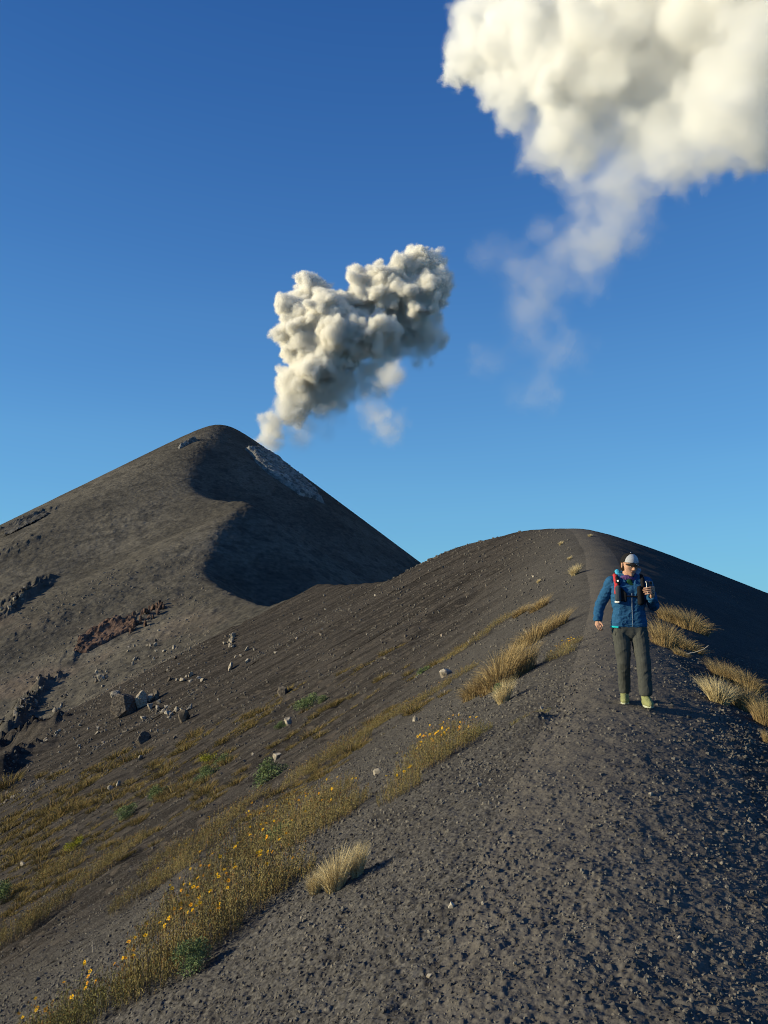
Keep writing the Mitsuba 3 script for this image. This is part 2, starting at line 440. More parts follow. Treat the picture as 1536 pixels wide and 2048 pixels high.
for u, v, w, h, mat, label in [
    (563, 1391, 24, 28, 'dark_rock', 'large dark boulder standing alone in the middle of the bare streaked slope'),
    (247, 1428, 46, 46, 'dark_rock', 'biggest dark boulder at the lower edge of the streaked slope, far left'),
    (284, 1411, 24, 38, 'pale_rock', 'pale topped boulder right beside the biggest dark boulder on the far left'),
    (300, 1402, 16, 18, 'pale_rock', 'rounded pale stone between the pale topped boulder and a narrow dark one'),
    (313, 1396, 13, 24, 'dark_rock', 'narrow dark stone at the right end of the far left boulder row'),
    (231, 1392, 20, 12, 'pale_rock', 'low pale slab lying on top of the biggest dark boulder'),
    (285, 1486, 28, 27, 'dark_rock', 'dark boulder with a lit left face below the far left boulder row'),
    (365, 1446, 18, 28, 'dark_rock', 'tall dark stone among the rubble right of the far left boulders'),
    (380, 1420, 12, 15, 'pale_rock', 'upright pale stone just above a tall dark stone in the rubble'),
    (462, 1333, 9, 24, 'pale_rock', 'slim standing pale stone casting a shadow on the streaked slope'),
    (493, 1302, 9, 14, 'pale_rock', 'small upright pale stone uphill of the slim standing stone'),
    (494, 1326, 11, 12, 'pale_rock', 'pale stone right of the slim standing stone'),
    (575, 1450, 14, 18, 'pale_rock', 'whitish leaning stone below the lone dark boulder'),
    (553, 1517, 16, 14, 'pale_rock', 'pale flat stone above the big green shrub on the slope'),
    (890, 1352, 27, 18, 'pale_rock', 'pale grey rock between the olive tufts left of the walker'),
    (830, 1444, 13, 15, 'pale_rock', 'whitish stone above the yellow flowers at the middle of the path edge'),
    (755, 1548, 14, 20, 'pale_rock', 'grey stone at the lower left end of the middle flower clump'),
    (634, 1532, 20, 10, 'pale_rock', 'flat grey stone lying below the olive shrubs on the slope'),
    (221, 1577, 11, 17, 'pale_rock', 'pointed pale stone on the lower left slope between tufts'),
    (237, 1568, 9, 20, 'pale_rock', 'thin pale stone next to a pointed pale stone on the lower left slope'),
    (280, 1520, 9, 10, 'pale_rock', 'small pale stone alone on dark ash below the dark boulders'),
    (45, 1733, 14, 12, 'pale_rock', 'white lichen covered stone near the left edge among olive tufts'),
    (82, 1700, 9, 12, 'pale_rock', 'grey stone uphill of the white lichen covered stone at far left'),
    (904, 1822, 17, 13, 'pale_rock', 'largest pale pebble on the bare path in the lower middle'),
    (966, 1815, 8, 7, 'pale_rock', 'small white pebble right of the largest path pebble'),
    (959, 1571, 9, 7, 'pale_rock', 'bright white pebble on the path left of the walker'),
    (1032, 1936, 9, 9, 'pale_rock', 'light pebble near the bottom middle of the path'),
    (943, 1996, 11, 10, 'dark_rock', 'round grey pebble near the bottom edge of the picture'),
    (859, 1956, 10, 9, 'pale_rock', 'light pebble in the lower middle, left of the path centre'),
    (1442, 1730, 8, 8, 'pale_rock', 'pale pebble near the shadow edge on the lower right'),
    (1501, 1649, 12, 9, 'pale_rock', 'whitish stone in the shadow at the right edge'),
    (1358, 1884, 8, 8, 'pale_rock', 'pale pebble on the lower right of the path'),
    (680, 1861, 8, 7, 'pale_rock', 'white pebble on the ash below the straw coloured grass tuft'),
    (610, 1905, 8, 8, 'pale_rock', 'second white pebble further below the straw coloured tuft'),
    (1085, 1422, 9, 9, 'pale_rock', 'small pale stone right of the straw tuft next to the path')]:
    place_rock('rock' if w > 12 else 'stone', u, v, w, h, mat, label)

_rng = np.random.default_rng(12)
# clusters of rubble: centre, spread, number, size in pixels, what they are near
for u, v, su, sv, n, lo, hi, text, group in [
    (454, 1288, 15, 14, 16, 4, 9, '*broken stone of the heap', 'stones in the heap by the saddle'),
    (322, 1424, 26, 12, 22, 4, 10, '*rubble stone', 'rubble beside the far left boulders'),
    (378, 1364, 18, 10, 12, 4, 11, '*angular rubble stone', 'rubble above the tall dark stone'),
    (520, 1306, 40, 14, 9, 3, 6, '*row stone', 'row of pale stones uphill of the standing stone'),
    (320, 1466, 22, 12, 8, 3, 7, '*small stone', 'stones beside the lower dark boulder'),
    (300, 1310, 34, 40, 22, 3, 7, '*strewn stone', 'stones below the rock columns'),
    (190, 1370, 26, 26, 14, 3, 8, '*flank stone', 'stones above the far left boulders'),
    (180, 1475, 50, 26, 26, 3, 7, '*scree stone', 'scree stones at the foot of the volcano')]:
    for _ in range(n):
        s = 1.35 * _rng.uniform(lo, hi) * _rng.uniform(.6, 1)
        place_rock('stone', u + _rng.normal() * su, v + _rng.normal() * sv * .6 + 0, s, s * _rng.uniform(.7, 1.3), 'pale_rock' if _rng.random() < .7 else 'dark_rock', text, group, rng=_rng)
for _ in range(230):
    u, v = _rng.uniform(250, 1120), _rng.uniform(1090, 1560)
    p = hit([u], [v])[0]
    if not np.isfinite(p).all() or p[1] > 190 or beside_crest(p[:1], p[1:2])[0] < 2.5:
        continue
    s = 2.2 + 4.6 * _rng.random() ** 2
    place_rock('stone', u, v, s, s * _rng.uniform(.7, 1.2), 'pale_rock' if _rng.random() < .6 else 'dark_rock', '*loose stone on the slope', 'loose stones on the streaked slope', rng=_rng)


# rock faces on the volcano: sheets of blocky rock standing out of the ash
def crag(key, outline, rise, block, mat, label, seed, step):
    from shapely import Polygon, contains_xy
    w = hit(*np.array(outline, float).T, near=100)
    poly = Polygon(w[np.isfinite(w[:, 0]), :2])
    x0, y0, x1, y1 = poly.bounds
    gx, gy = np.meshgrid(np.arange(x0 - step, x1 + step, step), np.arange(y0 - step, y1 + step, step), indexing='ij')
    inside = contains_xy(poly, gx + fb(gx, gy, 7, seed) * 2.2, gy + fb(gx, gy, 9, seed + 1) * 2.2)
    from scipy.ndimage import distance_transform_edt
    edge = np.clip(distance_transform_edt(inside) * step / (3.5 if rise > 2 else 1.5), 0, 1)
    cell = lambda s, k: meshkit.noise(np.stack([np.floor(gx / s + 1.3 * fb(gx, gy, 3 * s, seed + k, 1)), np.floor(gy / s + 1.3 * fb(gx, gy, 3 * s, seed + k + 1, 1)), np.full_like(gx, k + .5)], -1), seed)
    gz = ground(gx, gy) + edge * rise * (.35 + .65 * cell(block, 3) + .5 * cell(block * .4, 5) + .45 * fb(gx, gy, block * .5, seed + 8, 3)) - (1 - edge) ** 2 * (.8 + 1.2 * cell(block * .6, 9)) * rise * .6
    keep = inside[:-1, :-1] & inside[1:, 1:] & inside[1:, :-1] & inside[:-1, 1:]
    i = np.arange(gx.size).reshape(gx.shape)
    q = np.stack([i[:-1, :-1], i[1:, :-1], i[1:, 1:], i[:-1, 1:]], -1)[keep]
    scene[key] = ply((np.stack([gx, gy, gz], -1).reshape(-1, 3), q), {'type': 'twosided', 'm': {'type': 'ref', 'id': mat}})
    tag(key, label, 'rock face')


crag('crag', [(488, 898), (520, 900), (560, 922), (600, 940), (634, 985), (652, 1010), (632, 1000), (600, 992), (565, 968), (530, 945), (508, 922)], 4.5, 5, 'crag_rock', 'grey blocky rock face high on the shaded right slope of the volcano', 50, .7)
crag('crag_001', [(352, 896), (372, 884), (392, 877), (398, 880), (372, 892), (358, 900)], 3.0, 3, 'crag_rock', 'small pale rock face on the left shoulder just below the volcano summit', 60, .8)
crag('crag_002', [(2, 1066), (30, 1052), (60, 1041), (92, 1028), (96, 1033), (60, 1052), (30, 1066), (4, 1076)], 1.4, 3, 'dark_crag_rock', 'bluish grey rock rib on the volcano skyline at the left edge', 70, 1.0)
crag('red_rock_face', [(146, 1312), (156, 1284), (176, 1268), (205, 1252), (240, 1242), (268, 1240), (268, 1256), (240, 1272), (205, 1292), (172, 1308)], 1.2, 2.5, 'red_rock', 'dark reddish rock face in a hollow on the volcano flank at middle left', 80, .45)
# columns of pinkish rock, each stone of its own
tag('rock_columns', 'row of pinkish rock columns breaking out of the volcano flank at middle left', 'rock outcrop')
for k in range(34):
    t = k / 33
    u, v = 258 + 68 * t + _rng.normal() * 3, 1262 - 46 * t + _rng.normal() * 7
    s = _rng.uniform(6, 11)
    place_rock('column', u, v, s * .8, s * 1.6, 'red_rock', None, rng=_rng, parent='rock_columns')
for name, lab, pts in [('rock_outcrop', 'pale broken rock rim along the shaded hollow at the far left', [(28, 1462), (88, 1378), 18]),
                       ('rock_outcrop_001', 'pale rock rim right of the shaded hollow at the far left', [(112, 1436), (134, 1390), 12]),
                       ('rock_outcrop_002', 'rubbly rock rim at the bottom left foot of the volcano', [(4, 1530), (110, 1470), 26]),
                       ('rock_outcrop_003', 'sunlit rock rim beside the dark ravine on the left edge', [(4, 1234), (60, 1188), 16]),
                       ('rock_outcrop_004', 'short pale rock streak on the volcano flank above the far left boulders', [(200, 1368), (214, 1345), 8])]:
    tag(name, lab, 'rock outcrop')
    (ua, va), (ub, vb), n = pts
    for k in range(n):
        t = _rng.random()
        s = _rng.uniform(5, 11)
        place_rock('block', ua + (ub - ua) * t + _rng.normal() * 4, va + (vb - va) * t + _rng.normal() * 4, s * .9, s, 'pale_rock' if _rng.random() < .6 else 'dark_rock', None, rng=_rng, parent=name)

def cinder_colour(p, n, uv):
    k = mikit.noise(p.x * 21, p.y * 21, p.z * 21)
    c = mix((.055, .051, .049), (.15, .138, .122), smoothstep(.25, .75, k))
    return mix(c, (.26, .235, .20), smoothstep(.86, .93, mikit.noise(p.x * 13 + 5, p.y * 13, p.z * 13)))


scene['cinder_material'] = {'type': 'twosided', 'm': {'type': 'diffuse', 'reflectance': proc(cinder_colour)}}


# loose clods, cinders and scree
def cinders(key, n, r0, r1, lo, hi, grow, mat, seed, a0, a1, text, name, keep, place=None):
    rng = np.random.default_rng(seed)
    r = np.exp(rng.uniform(math.log(r0), math.log(r1), n))
    th = np.radians(rng.uniform(a0, a1, n))
    x, y = r * np.sin(th), r * np.cos(th)
    k = .8 * fb(x, y, .10 * r1 ** .5, seed) + .5 * fb(x, y, .5 * r1 ** .5, seed + 1) + rng.normal(size=n) * .4 > keep
    if place is not None:
        k &= place(x, y)
    x, y = x[k], y[k]
    m = len(x)
    s = (lo + (hi - lo) * rng.random(m) ** 3.0) * (np.hypot(x, y) / r0 / 2).clip(.7, grow)
    z = ground(x, y)
    a = 2 * math.pi * (np.arange(4) / 4)[None] + rng.uniform(0, 6.28, (m, 1)) + .35 * rng.normal(size=(m, 4))
    q = rng.uniform(.65, 1.3, (m, 4))
    foot = np.stack([np.cos(a) * q, np.sin(a) * q, np.full((m, 4), -.6)], -1)
    b = a + .5
    brow = np.stack([np.cos(b) * q * .8, np.sin(b) * q * .8, rng.uniform(.2, .7, (m, 4))], -1)
    top = np.stack([.25 * rng.normal(size=m), .25 * rng.normal(size=m), rng.uniform(.5, 1.1, m)], -1)[:, None]
    V = np.concatenate([foot, brow, top], 1) * s[:, None, None] + np.stack([x, y, z + .1 * s], -1)[:, None]
    F = []
    for k in range(4):
        j = (k + 1) % 4
        F += [[k, j, 4 + k], [4 + k, 4 + j, 8], [j, 4 + j, 4 + k]]
    F = (np.array(F)[None] + 9 * np.arange(m)[:, None, None]).reshape(-1, 3)
    scene[key] = ply((V.reshape(-1, 3), F), mat)
    tag(key, text, name, kind='stuff')
    print(key, m)


cinders('cinders', 120000, 2.2, 24, .0022, .0125, 2.4, 'cinder_material', 77, -31, 31, 'dark cinders and crumbs of ash lying over the path and its edges', 'cinders', -.25, lambda x, y: np.random.default_rng(3).random(len(x)) > .72 * np.exp(-((beside_crest(x, y) + .15) / .8) ** 4) * fade(np.hypot(x, y), 4, 8))
cinders('scree', 42000, 14, 170, .012, .060, 4.5, 'cinder_material', 78, -30, 22, 'fine dark scree strewn over the streaked slope', 'scree', -.1, lambda x, y: beside_crest(x, y) > 1.5)
cinders('rubble', 16000, 120, 420, .08, .45, 2.2, 'far_stone', 79, -30, -12, 'grey rubble on the lower flank of the volcano', 'rubble', .12, lambda x, y: (beside_ridge(x, y) > 3) & (ground_smooth(x, y) < 30))
# ------------------------------------------------------------------ ash clouds: volumes whose density comes from heaps of billows
def billow(shape, cell, seed, octaves=3):
    """Smooth random field (about -1 to 1) on a grid; cell = size of the largest lump in voxels."""
    rng, out, amp, tot = np.random.default_rng(seed), 0, 1.0, 0
    for o in range(octaves):
        c = cell / 2 ** o
        g = rng.uniform(-1, 1, [int(n / c) + 4 for n in shape]).astype(np.float32)
        idx = [np.arange(n) / c + 1 for n in shape]
        for ax in range(3):
            g = np.moveaxis(g, ax, 0)
            i = idx[ax].astype(int)
            f = (idx[ax] - i)[:, None, None].astype(np.float32)
            f = f * f * (3 - 2 * f)
            g = g[i] * (1 - f) + g[i + 1] * f
            g = np.moveaxis(g, 0, ax)
        out, tot = out + amp * g, tot + amp
        amp *= .55
    return out / tot * 1.6


def smoke(key, blobs, D, vox, sigma, albedo, seed, levels=2, g=0.2, rough=.3, edge=1.6, bump=1.0):
    """blobs: rows (u, v, radius in pixels, offset towards the back in pixels, density 0-1, softness in pixels)."""
    rng = np.random.default_rng(seed)
    s = D / FPX
    B = [(at(u, v, D + dz * s), r * s, d, soft * s, lv) for u, v, r, dz, d, soft, lv in blobs]
    balls = []
    for c, r, d, soft, lv in B:
        balls.append((c, r, d, soft))
        if lv < 1:
            continue
        for _ in range(26):
            n = rng.normal(size=3); n /= np.linalg.norm(n)
            r1 = r * (.16 + .44 * rng.random() ** 1.5)
            c1 = c + n * (r - r1 * rng.uniform(.0, .45))
            balls.append((c1, r1, d, soft * .7))
            if lv < 2:
                continue
            for _ in range(8):
                n1 = rng.normal(size=3) + n; n1 /= np.linalg.norm(n1)
                r2 = r1 * rng.uniform(.3, .5)
                balls.append((c1 + n1 * (r1 - .3 * r2), r2, d, soft * .5))
    lo = np.min([c - r * 1.25 - 4 * s for c, r, *_ in balls], 0)
    hi = np.max([c + r * 1.25 + 4 * s for c, r, *_ in balls], 0)
    n = np.ceil((hi - lo) / vox).astype(int)
    hi = lo + n * vox
    shape = tuple(n)
    grid = np.stack(np.meshgrid(*[lo[k] + (np.arange(n[k]) + .5) * vox for k in range(3)], indexing='ij'), -1).astype(np.float32)
    for k in range(3):
        grid[..., k] += bump * vox * 2.2 * billow(shape, 11, seed + 7 + k, 4)
    rho = np.zeros(shape, np.float32)
    for c, r, d, soft in balls:
        q = r * 1.05 + bump * vox * 5
        a = np.clip(((c - q - lo) / vox).astype(int), 0, n - 1)
        b = np.clip(((c + q - lo) / vox).astype(int) + 2, 1, n)
        w = grid[a[0]:b[0], a[1]:b[1], a[2]:b[2]] - c.astype(np.float32)
        t = np.clip((r - np.sqrt((w * w).sum(-1))) / max(soft, .3 * vox), 0, 1)
        sub = rho[a[0]:b[0], a[1]:b[1], a[2]:b[2]]
        np.maximum(sub, d * t * t * (3 - 2 * t), out=sub)
    nz = billow(shape, 26, seed + 31, 4)
    rho *= np.clip(1 + rough * 1.6 * nz, .02, 2)
    rho[[0, -1]] = 0; rho[:, [0, -1]] = 0; rho[:, :, [0, -1]] = 0
    print(key, shape, 'voxels', len(balls), 'balls')
    # the hull that bounds the volume: the coarse cells that hold smoke
    k = 6
    pad = [(k, k + (-m) % k) for m in shape]
    occ = np.pad(rho, pad).reshape(sum([[(m + p[0] + p[1]) // k, k] for m, p in zip(shape, pad)], [])).max((1, 3, 5)) > .004
    from scipy.ndimage import binary_dilation
    occ = np.pad(binary_dilation(occ, iterations=1), 1)
    V, Fq = [], []
    for ax in range(3):
        for sg in (0, 1):
            nb = np.roll(occ, 1 if sg == 0 else -1, ax)
            cells = np.argwhere(occ & ~nb)
            o1, o2 = [(1, 2), (2, 0), (0, 1)][ax]
            quad = np.zeros((4, 3), int)
            quad[:, o1], quad[:, o2], quad[:, ax] = [0, 1, 1, 0], [0, 0, 1, 1], sg
            if sg == 0:
                quad = quad[::-1]
            V.append((cells[:, None] + quad).reshape(-1, 3))
    V = np.vstack(V)
    uq, inv = np.unique(V, axis=0, return_inverse=True)
    verts = lo + (uq - 2) * (k * vox)
    hull = trimesh.Trimesh(verts, inv.reshape(-1, 4)[:, [0, 1, 2, 0, 2, 3]].reshape(-1, 3), process=False)
    data = np.ascontiguousarray(rho.transpose(2, 1, 0))[..., None] * sigma
    scene[key] = ply(hull, {'type': 'null'}, interior={
        'type': 'heterogeneous', 'albedo': {'type': 'rgb', 'value': list(albedo)}, 'scale': 1.0,
        'phase': {'type': 'hg', 'g': g},
        'sigma_t': {'type': 'gridvolume', 'grid': mi.VolumeGrid(data.astype(np.float32)), 'filter_type': 'trilinear', 'wrap_mode': 'clamp', 'raw': True,
                    'to_world': T().translate(lo.tolist()).scale((hi - lo).tolist())}})


PLUME = [  # u, v, r, depth, density, softness, levels
    (528, 876, 18, 0, .30, 16, 2), (546, 850, 26, 0, .38, 18, 2), (576, 826, 30, 0, .42, 20, 2), (604, 800, 36, 4, .5, 18, 2), (588, 762, 36, -4, .7, 12, 2),
    (640, 775, 42, 5, .6, 20, 2), (630, 735, 50, -6, .9, 10, 2), (688, 765, 46, 10, .4, 36, 1), (725, 768, 40, 14, .22, 38, 1), (660, 800, 36, 6, .25, 30, 1),
    (606, 664, 44, -8, 1, 7, 2), (570, 668, 24, -10, 1, 7, 2), (600, 628, 40, 0, 1, 7, 2), (652, 640, 50, -22, 1, 7, 2), (616, 592, 32, 5, 1, 7, 2), (620, 564, 19, 5, 1, 7, 2),
    (648, 600, 26, 14, .9, 10, 2), (690, 662, 46, -28, 1, 7, 2), (655, 694, 46, -16, 1, 7, 2), (716, 690, 36, -34, 1, 7, 2), (757, 660, 32, -58, 1, 9, 2), (780, 668, 24, -50, .9, 12, 2), (722, 650, 38, 5, 1, 8, 2), (690, 712, 28, -22, 1, 8, 2),
    (715, 554, 21, -6, 1, 7, 2), (722, 590, 32, -6, 1, 8, 2), (768, 575, 44, -8, 1, 10, 2), (810, 545, 38, -8, 1, 10, 2), (842, 528, 30, -4, 1, 10, 2), (866, 528, 26, 0, .9, 13, 2), (866, 570, 34, -10, .9, 16, 2), (825, 592, 46, -14, 1, 11, 2),
    (868, 605, 28, -6, .6, 24, 2), (884, 570, 24, -6, .3, 26, 1), (700, 625, 40, 30, .9, 14, 1), (760, 640, 50, 34, .9, 22, 1), (815, 655, 50, 34, .9, 30, 1), (848, 670, 40, 34, .7, 36, 1), (840, 700, 34, 34, .3, 36, 1), (790, 700, 34, 26, .5, 28, 1),
    (755, 740, 36, 10, .35, 30, 1), (785, 752, 34, -75, .16, 36, 1), (760, 770, 30, -50, .10, 34, 1), (770, 858, 32, -80, .09, 36, 1), (792, 842, 26, -80, .05, 30, 1), (748, 822, 40, -40, .05, 42, 1), (600, 880, 34, 0, .05, 32, 1), (620, 850, 40, 5, .06, 36, 1), (660, 830, 36, 5, .05, 34, 1), (540, 885, 24, -2, .25, 22, 1)]
smoke('ash_plume', PLUME, 770, 1.4, .5, (.976, .964, .932), 3, g=0.0, rough=.6, bump=1.5)
CLOUD = [(u, v, r, dz - .75 * (u - 930) - (230 if v > 590 else 90 if v > 500 and l == 1 else 0), d, s, l) for u, v, r, dz, d, s, l in [
    (930, 110, 44, 0, .55, 12, 2), (914, 148, 30, 0, .5, 10, 2), (962, 50, 58, 0, .55, 16, 2), (1010, 120, 74, 0, .5, 24, 2), (1062, 190, 80, -10, .45, 28, 2), (1080, 50, 100, 0, .6, 34, 2),
    (1150, 140, 100, -45, .8, 18, 2), (1140, 205, 62, -50, .7, 20, 2), (1112, 265, 66, 0, .26, 34, 2), (1200, 40, 130, 0, .6, 34, 2), (1215, 225, 92, -10, .34, 44, 2), (1330, 120, 130, 20, .4, 60, 2), (1345, 255, 80, 10, .24, 46, 2),
    (1430, 50, 120, 20, .5, 44, 2), (1450, 215, 88, 0, .42, 34, 2), (1506, 150, 84, 10, .45, 30, 2), (1432, 300, 46, 0, .34, 22, 2), (1570, 40, 100, 20, .5, 34, 2), (1515, 255, 60, 0, .36, 24, 2),
    (1300, -70, 160, 0, .6, 44, 1), (1130, -60, 120, 0, .6, 34, 1), (1470, -80, 140, 0, .6, 44, 1), (1082, 312, 46, 0, .16, 32, 2), (1160, 312, 56, 0, .24, 40, 2), (1255, 318, 56, 0, .22, 42, 2), (1375, 320, 48, 0, .28, 28, 2), (1320, 320, 44, 0, .22, 32, 2),
    (1230, 365, 70, 0, 0.149, 60, 1), (1238, 425, 66, 0, 0.121, 58, 1), (1208, 485, 62, 0, 0.141, 54, 1), (1182, 535, 52, 0, 0.130, 46, 1), (1125, 520, 64, 0, 0.076, 58, 1), (1085, 560, 58, 0, 0.076, 50, 1),
    (1275, 385, 50, 0, 0.099, 48, 1), (1265, 445, 46, 0, 0.081, 44, 1), (1168, 420, 46, 0, 0.081, 44, 1), (1160, 480, 42, 0, 0.074, 40, 1), (1150, 370, 44, 0, 0.099, 42, 1),
    (1060, 615, 58, 0, 0.076, 52, 1), (985, 505, 50, 0, 0.053, 44, 1), (1030, 540, 50, 0, 0.047, 44, 1), (1065, 725, 64, 0, 0.083, 56, 1), (1130, 692, 50, 0, 0.091, 44, 1), (1070, 775, 36, 0, 0.076, 30, 1), (990, 716, 36, 0, 0.054, 30, 1)]]
smoke('drifting_ash_cloud', CLOUD, 860, 2.0, .105, (.992, .996, .996), 9, rough=.95, bump=2.1, g=.0)
tag('ash_plume', 'dense grey and cream ash plume billowing up behind the volcano summit', 'smoke plume')
tag('drifting_ash_cloud', 'large pale ash cloud drifting in the upper right with thin veils trailing below it', 'ash cloud')
# ------------------------------------------------------------------ plants
scene['plant_material'] = {'type': 'twosided', 'm': {'type': 'diffuse', 'reflectance': {'type': 'mesh_attribute', 'name': 'vertex_color'}}}
scene['petal_material'] = {'type': 'twosided', 'm': {'type': 'diffuse', 'reflectance': {'type': 'rgb', 'value': [.74, .43, .012]}}}
scene['petal_material_deep'] = {'type': 'twosided', 'm': {'type': 'diffuse', 'reflectance': {'type': 'rgb', 'value': [.66, .29, .012]}}}
scene['flower_centre_material'] = {'type': 'diffuse', 'reflectance': {'type': 'rgb', 'value': [.30, .13, .02]}}


def unit(a):
    return a / np.maximum(np.linalg.norm(a, axis=-1, keepdims=True), 1e-9)


def stalks(rng, base, tip, bow, width, colour, seg=3, taper=.15):
    """Thin blades from base to tip (n x 3), bowed sideways; colour n x 3."""
    n = len(base)
    t = np.linspace(0, 1, seg + 1)[None, :, None]
    mid = base[:, None] * (1 - t) + tip[:, None] * t + bow[:, None] * (4 * t * (1 - t))
    side = unit(np.cross(unit(tip - base), rng.normal(size=(n, 3))))
    w = (np.broadcast_to(width, (n,))[:, None] * (1 - (1 - taper) * t[0, :, 0][None]))[..., None] * .5
    V = np.stack([mid - side[:, None] * w, mid + side[:, None] * w], 2).reshape(-1, 3)
    k = np.arange(seg)
    q = np.stack([2 * k, 2 * k + 1, 2 * k + 3, 2 * k + 2], -1)
    F = (q[None] + (np.arange(n) * 2 * (seg + 1))[:, None, None]).reshape(-1, 4)
    C = np.repeat(colour, 2 * (seg + 1), 0)
    return V, F, C


def leaves(rng, pos, direction, length, width, colour):
    """Small pointed leaves."""
    n = len(pos)
    side = unit(np.cross(direction, rng.normal(size=(n, 3))))
    L, W = np.broadcast_to(length, (n,))[:, None], np.broadcast_to(width, (n,))[:, None]
    V = np.stack([pos, pos + direction * L * .5 - side * W * .5, pos + direction * L, pos + direction * L * .5 + side * W * .5], 1).reshape(-1, 3)
    F = np.arange(4 * n).reshape(-1, 4)
    return V, F, np.repeat(colour, 4, 0)


def join(*parts):
    V, F, C, o = [], [], [], 0
    for v, f, c in parts:
        V.append(v); F.append(f + o); C.append(c); o += len(v)
    return np.vstack(V), np.vstack(F), np.vstack(C).clip(.004, .9)


def tones(rng, n, a, b, spread=.18):
    t = rng.random((n, 1))
    return (np.array(a) * (1 - t) + np.array(b) * t) * (1 + spread * rng.normal(size=(n, 1)).clip(-2, 2))


def grass(seed, n, a, b, h=1.0, r=.16, lean=.55, w=.018, droop=.1):
    rng = np.random.default_rng(seed)
    ang = rng.uniform(0, 2 * math.pi, n)
    rad = np.sqrt(rng.random(n))
    d = np.stack([np.cos(ang), np.sin(ang), 0 * ang], -1)
    L = h * rng.uniform(.45, 1, n) * (1 - .25 * rad)
    base = d * (r * rad)[:, None]
    out = (lean * rad + .12 * rng.normal(size=n))[:, None]
    tip = base + unit(np.array([0, 0, 1.0]) + d * out + .12 * rng.normal(size=(n, 3))) * L[:, None]
    bow = np.array([0, 0, 1.0]) * (droop * L)[:, None] * rad[:, None] - d * (droop * L)[:, None] * .5
    return stalks(rng, base - [0, 0, .05], tip, bow, w * rng.uniform(.6, 1.2, n), tones(rng, n, a, b), 3)


def herb(seed, n, stem, leaf, seed_head, h=.34, r=.5, leafy=5, green=0.0):
    """A clump of upright dry flowering stems with small leaves and withered heads."""
    rng = np.random.default_rng(seed)
    ang, rad = rng.uniform(0, 2 * math.pi, n), np.sqrt(rng.random(n))
    base = np.stack([np.cos(ang), np.sin(ang), 0 * ang], -1) * (r * rad)[:, None]
    L = h * rng.uniform(.25, 1.0, n) ** .8 * (1 - .5 * rad ** 2)
    d = unit(np.stack([.36 * rng.normal(size=n), .36 * rng.normal(size=n), np.ones(n)], -1) + .35 * base / r)
    tip = base + d * L[:, None]
    bow = .10 * rng.normal(size=(n, 3)) * L[:, None]
    parts = [stalks(rng, base - [0, 0, .04], tip, bow, .0034, tones(rng, n, *stem), 2, .6)]
    k = rng.integers(0, n, n * leafy)
    t = rng.uniform(.08, .95, len(k)) ** .8
    pos = base[k] * (1 - t[:, None]) + tip[k] * t[:, None] + bow[k] * (4 * t * (1 - t))[:, None] + .006 * rng.normal(size=(len(k), 3))
    ld = unit(rng.normal(size=(len(k), 3)) + [0, 0, .8])
    parts.append(leaves(rng, pos, ld, rng.uniform(.010, .024, len(k)), rng.uniform(.004, .0075, len(k)), tones(rng, len(k), *leaf)))
    q = rng.random(n) < .35
    hd = tip[q]
    for _ in range(2):
        parts.append(leaves(rng, hd - [0, 0, .008], unit(rng.normal(size=(len(hd), 3)) * .5 + [0, 0, 1]), .016, .010, tones(rng, len(hd), *seed_head)))
    return join(*parts), tip


def shrub(seed, n, leaf, h=.5, r=.5, size=.06):
    """A leafy cushion: leaves spread through several lumps, twigs inside."""
    rng = np.random.default_rng(seed)
    lumps = np.stack([rng.normal(size=9).clip(-1.6, 1.6) * r * .4, rng.normal(size=9).clip(-1.6, 1.6) * r * .4, rng.uniform(.2, .68, 9) * h], -1)
    k = rng.integers(0, 9, n)
    d = unit(rng.normal(size=(n, 3)) + [0, 0, .35])
    pos = lumps[k] + d * (r * .36 * rng.random((n, 1)) ** .5)
    pos[:, 2] = np.abs(pos[:, 2])
    twigs = stalks(rng, np.zeros((40, 3)) - [0, 0, .05], pos[:40], .05 * rng.normal(size=(40, 3)), .012, tones(rng, 40, (.09, .06, .04), (.14, .1, .06)), 2)
    return join(leaves(rng, pos, unit(d + .6 * rng.normal(size=(n, 3))), size * rng.uniform(.6, 1.2, n), size * .45 * rng.uniform(.7, 1.2, n), tones(rng, n, *leaf)), twigs)


STRAW = ((.46, .37, .20), (.64, .54, .33))
OLIVE = ((.13, .105, .036), (.24, .19, .075))
BROWN = ((.17, .115, .055), (.29, .205, .105))
RUST = ((.20, .085, .025), (.30, .15, .05))
GREEN = ((.055, .075, .025), (.12, .15, .055))
PALEGREEN = ((.10, .14, .06), (.20, .25, .12))
LIME = ((.20, .21, .025), (.34, .32, .04))
BLOND = ((.30, .22, .105), (.46, .36, .19))


def mesh_ply(vfc):
    v, f, c = vfc
    return ply((v, f), 'plant_material', smooth=False, color=c)


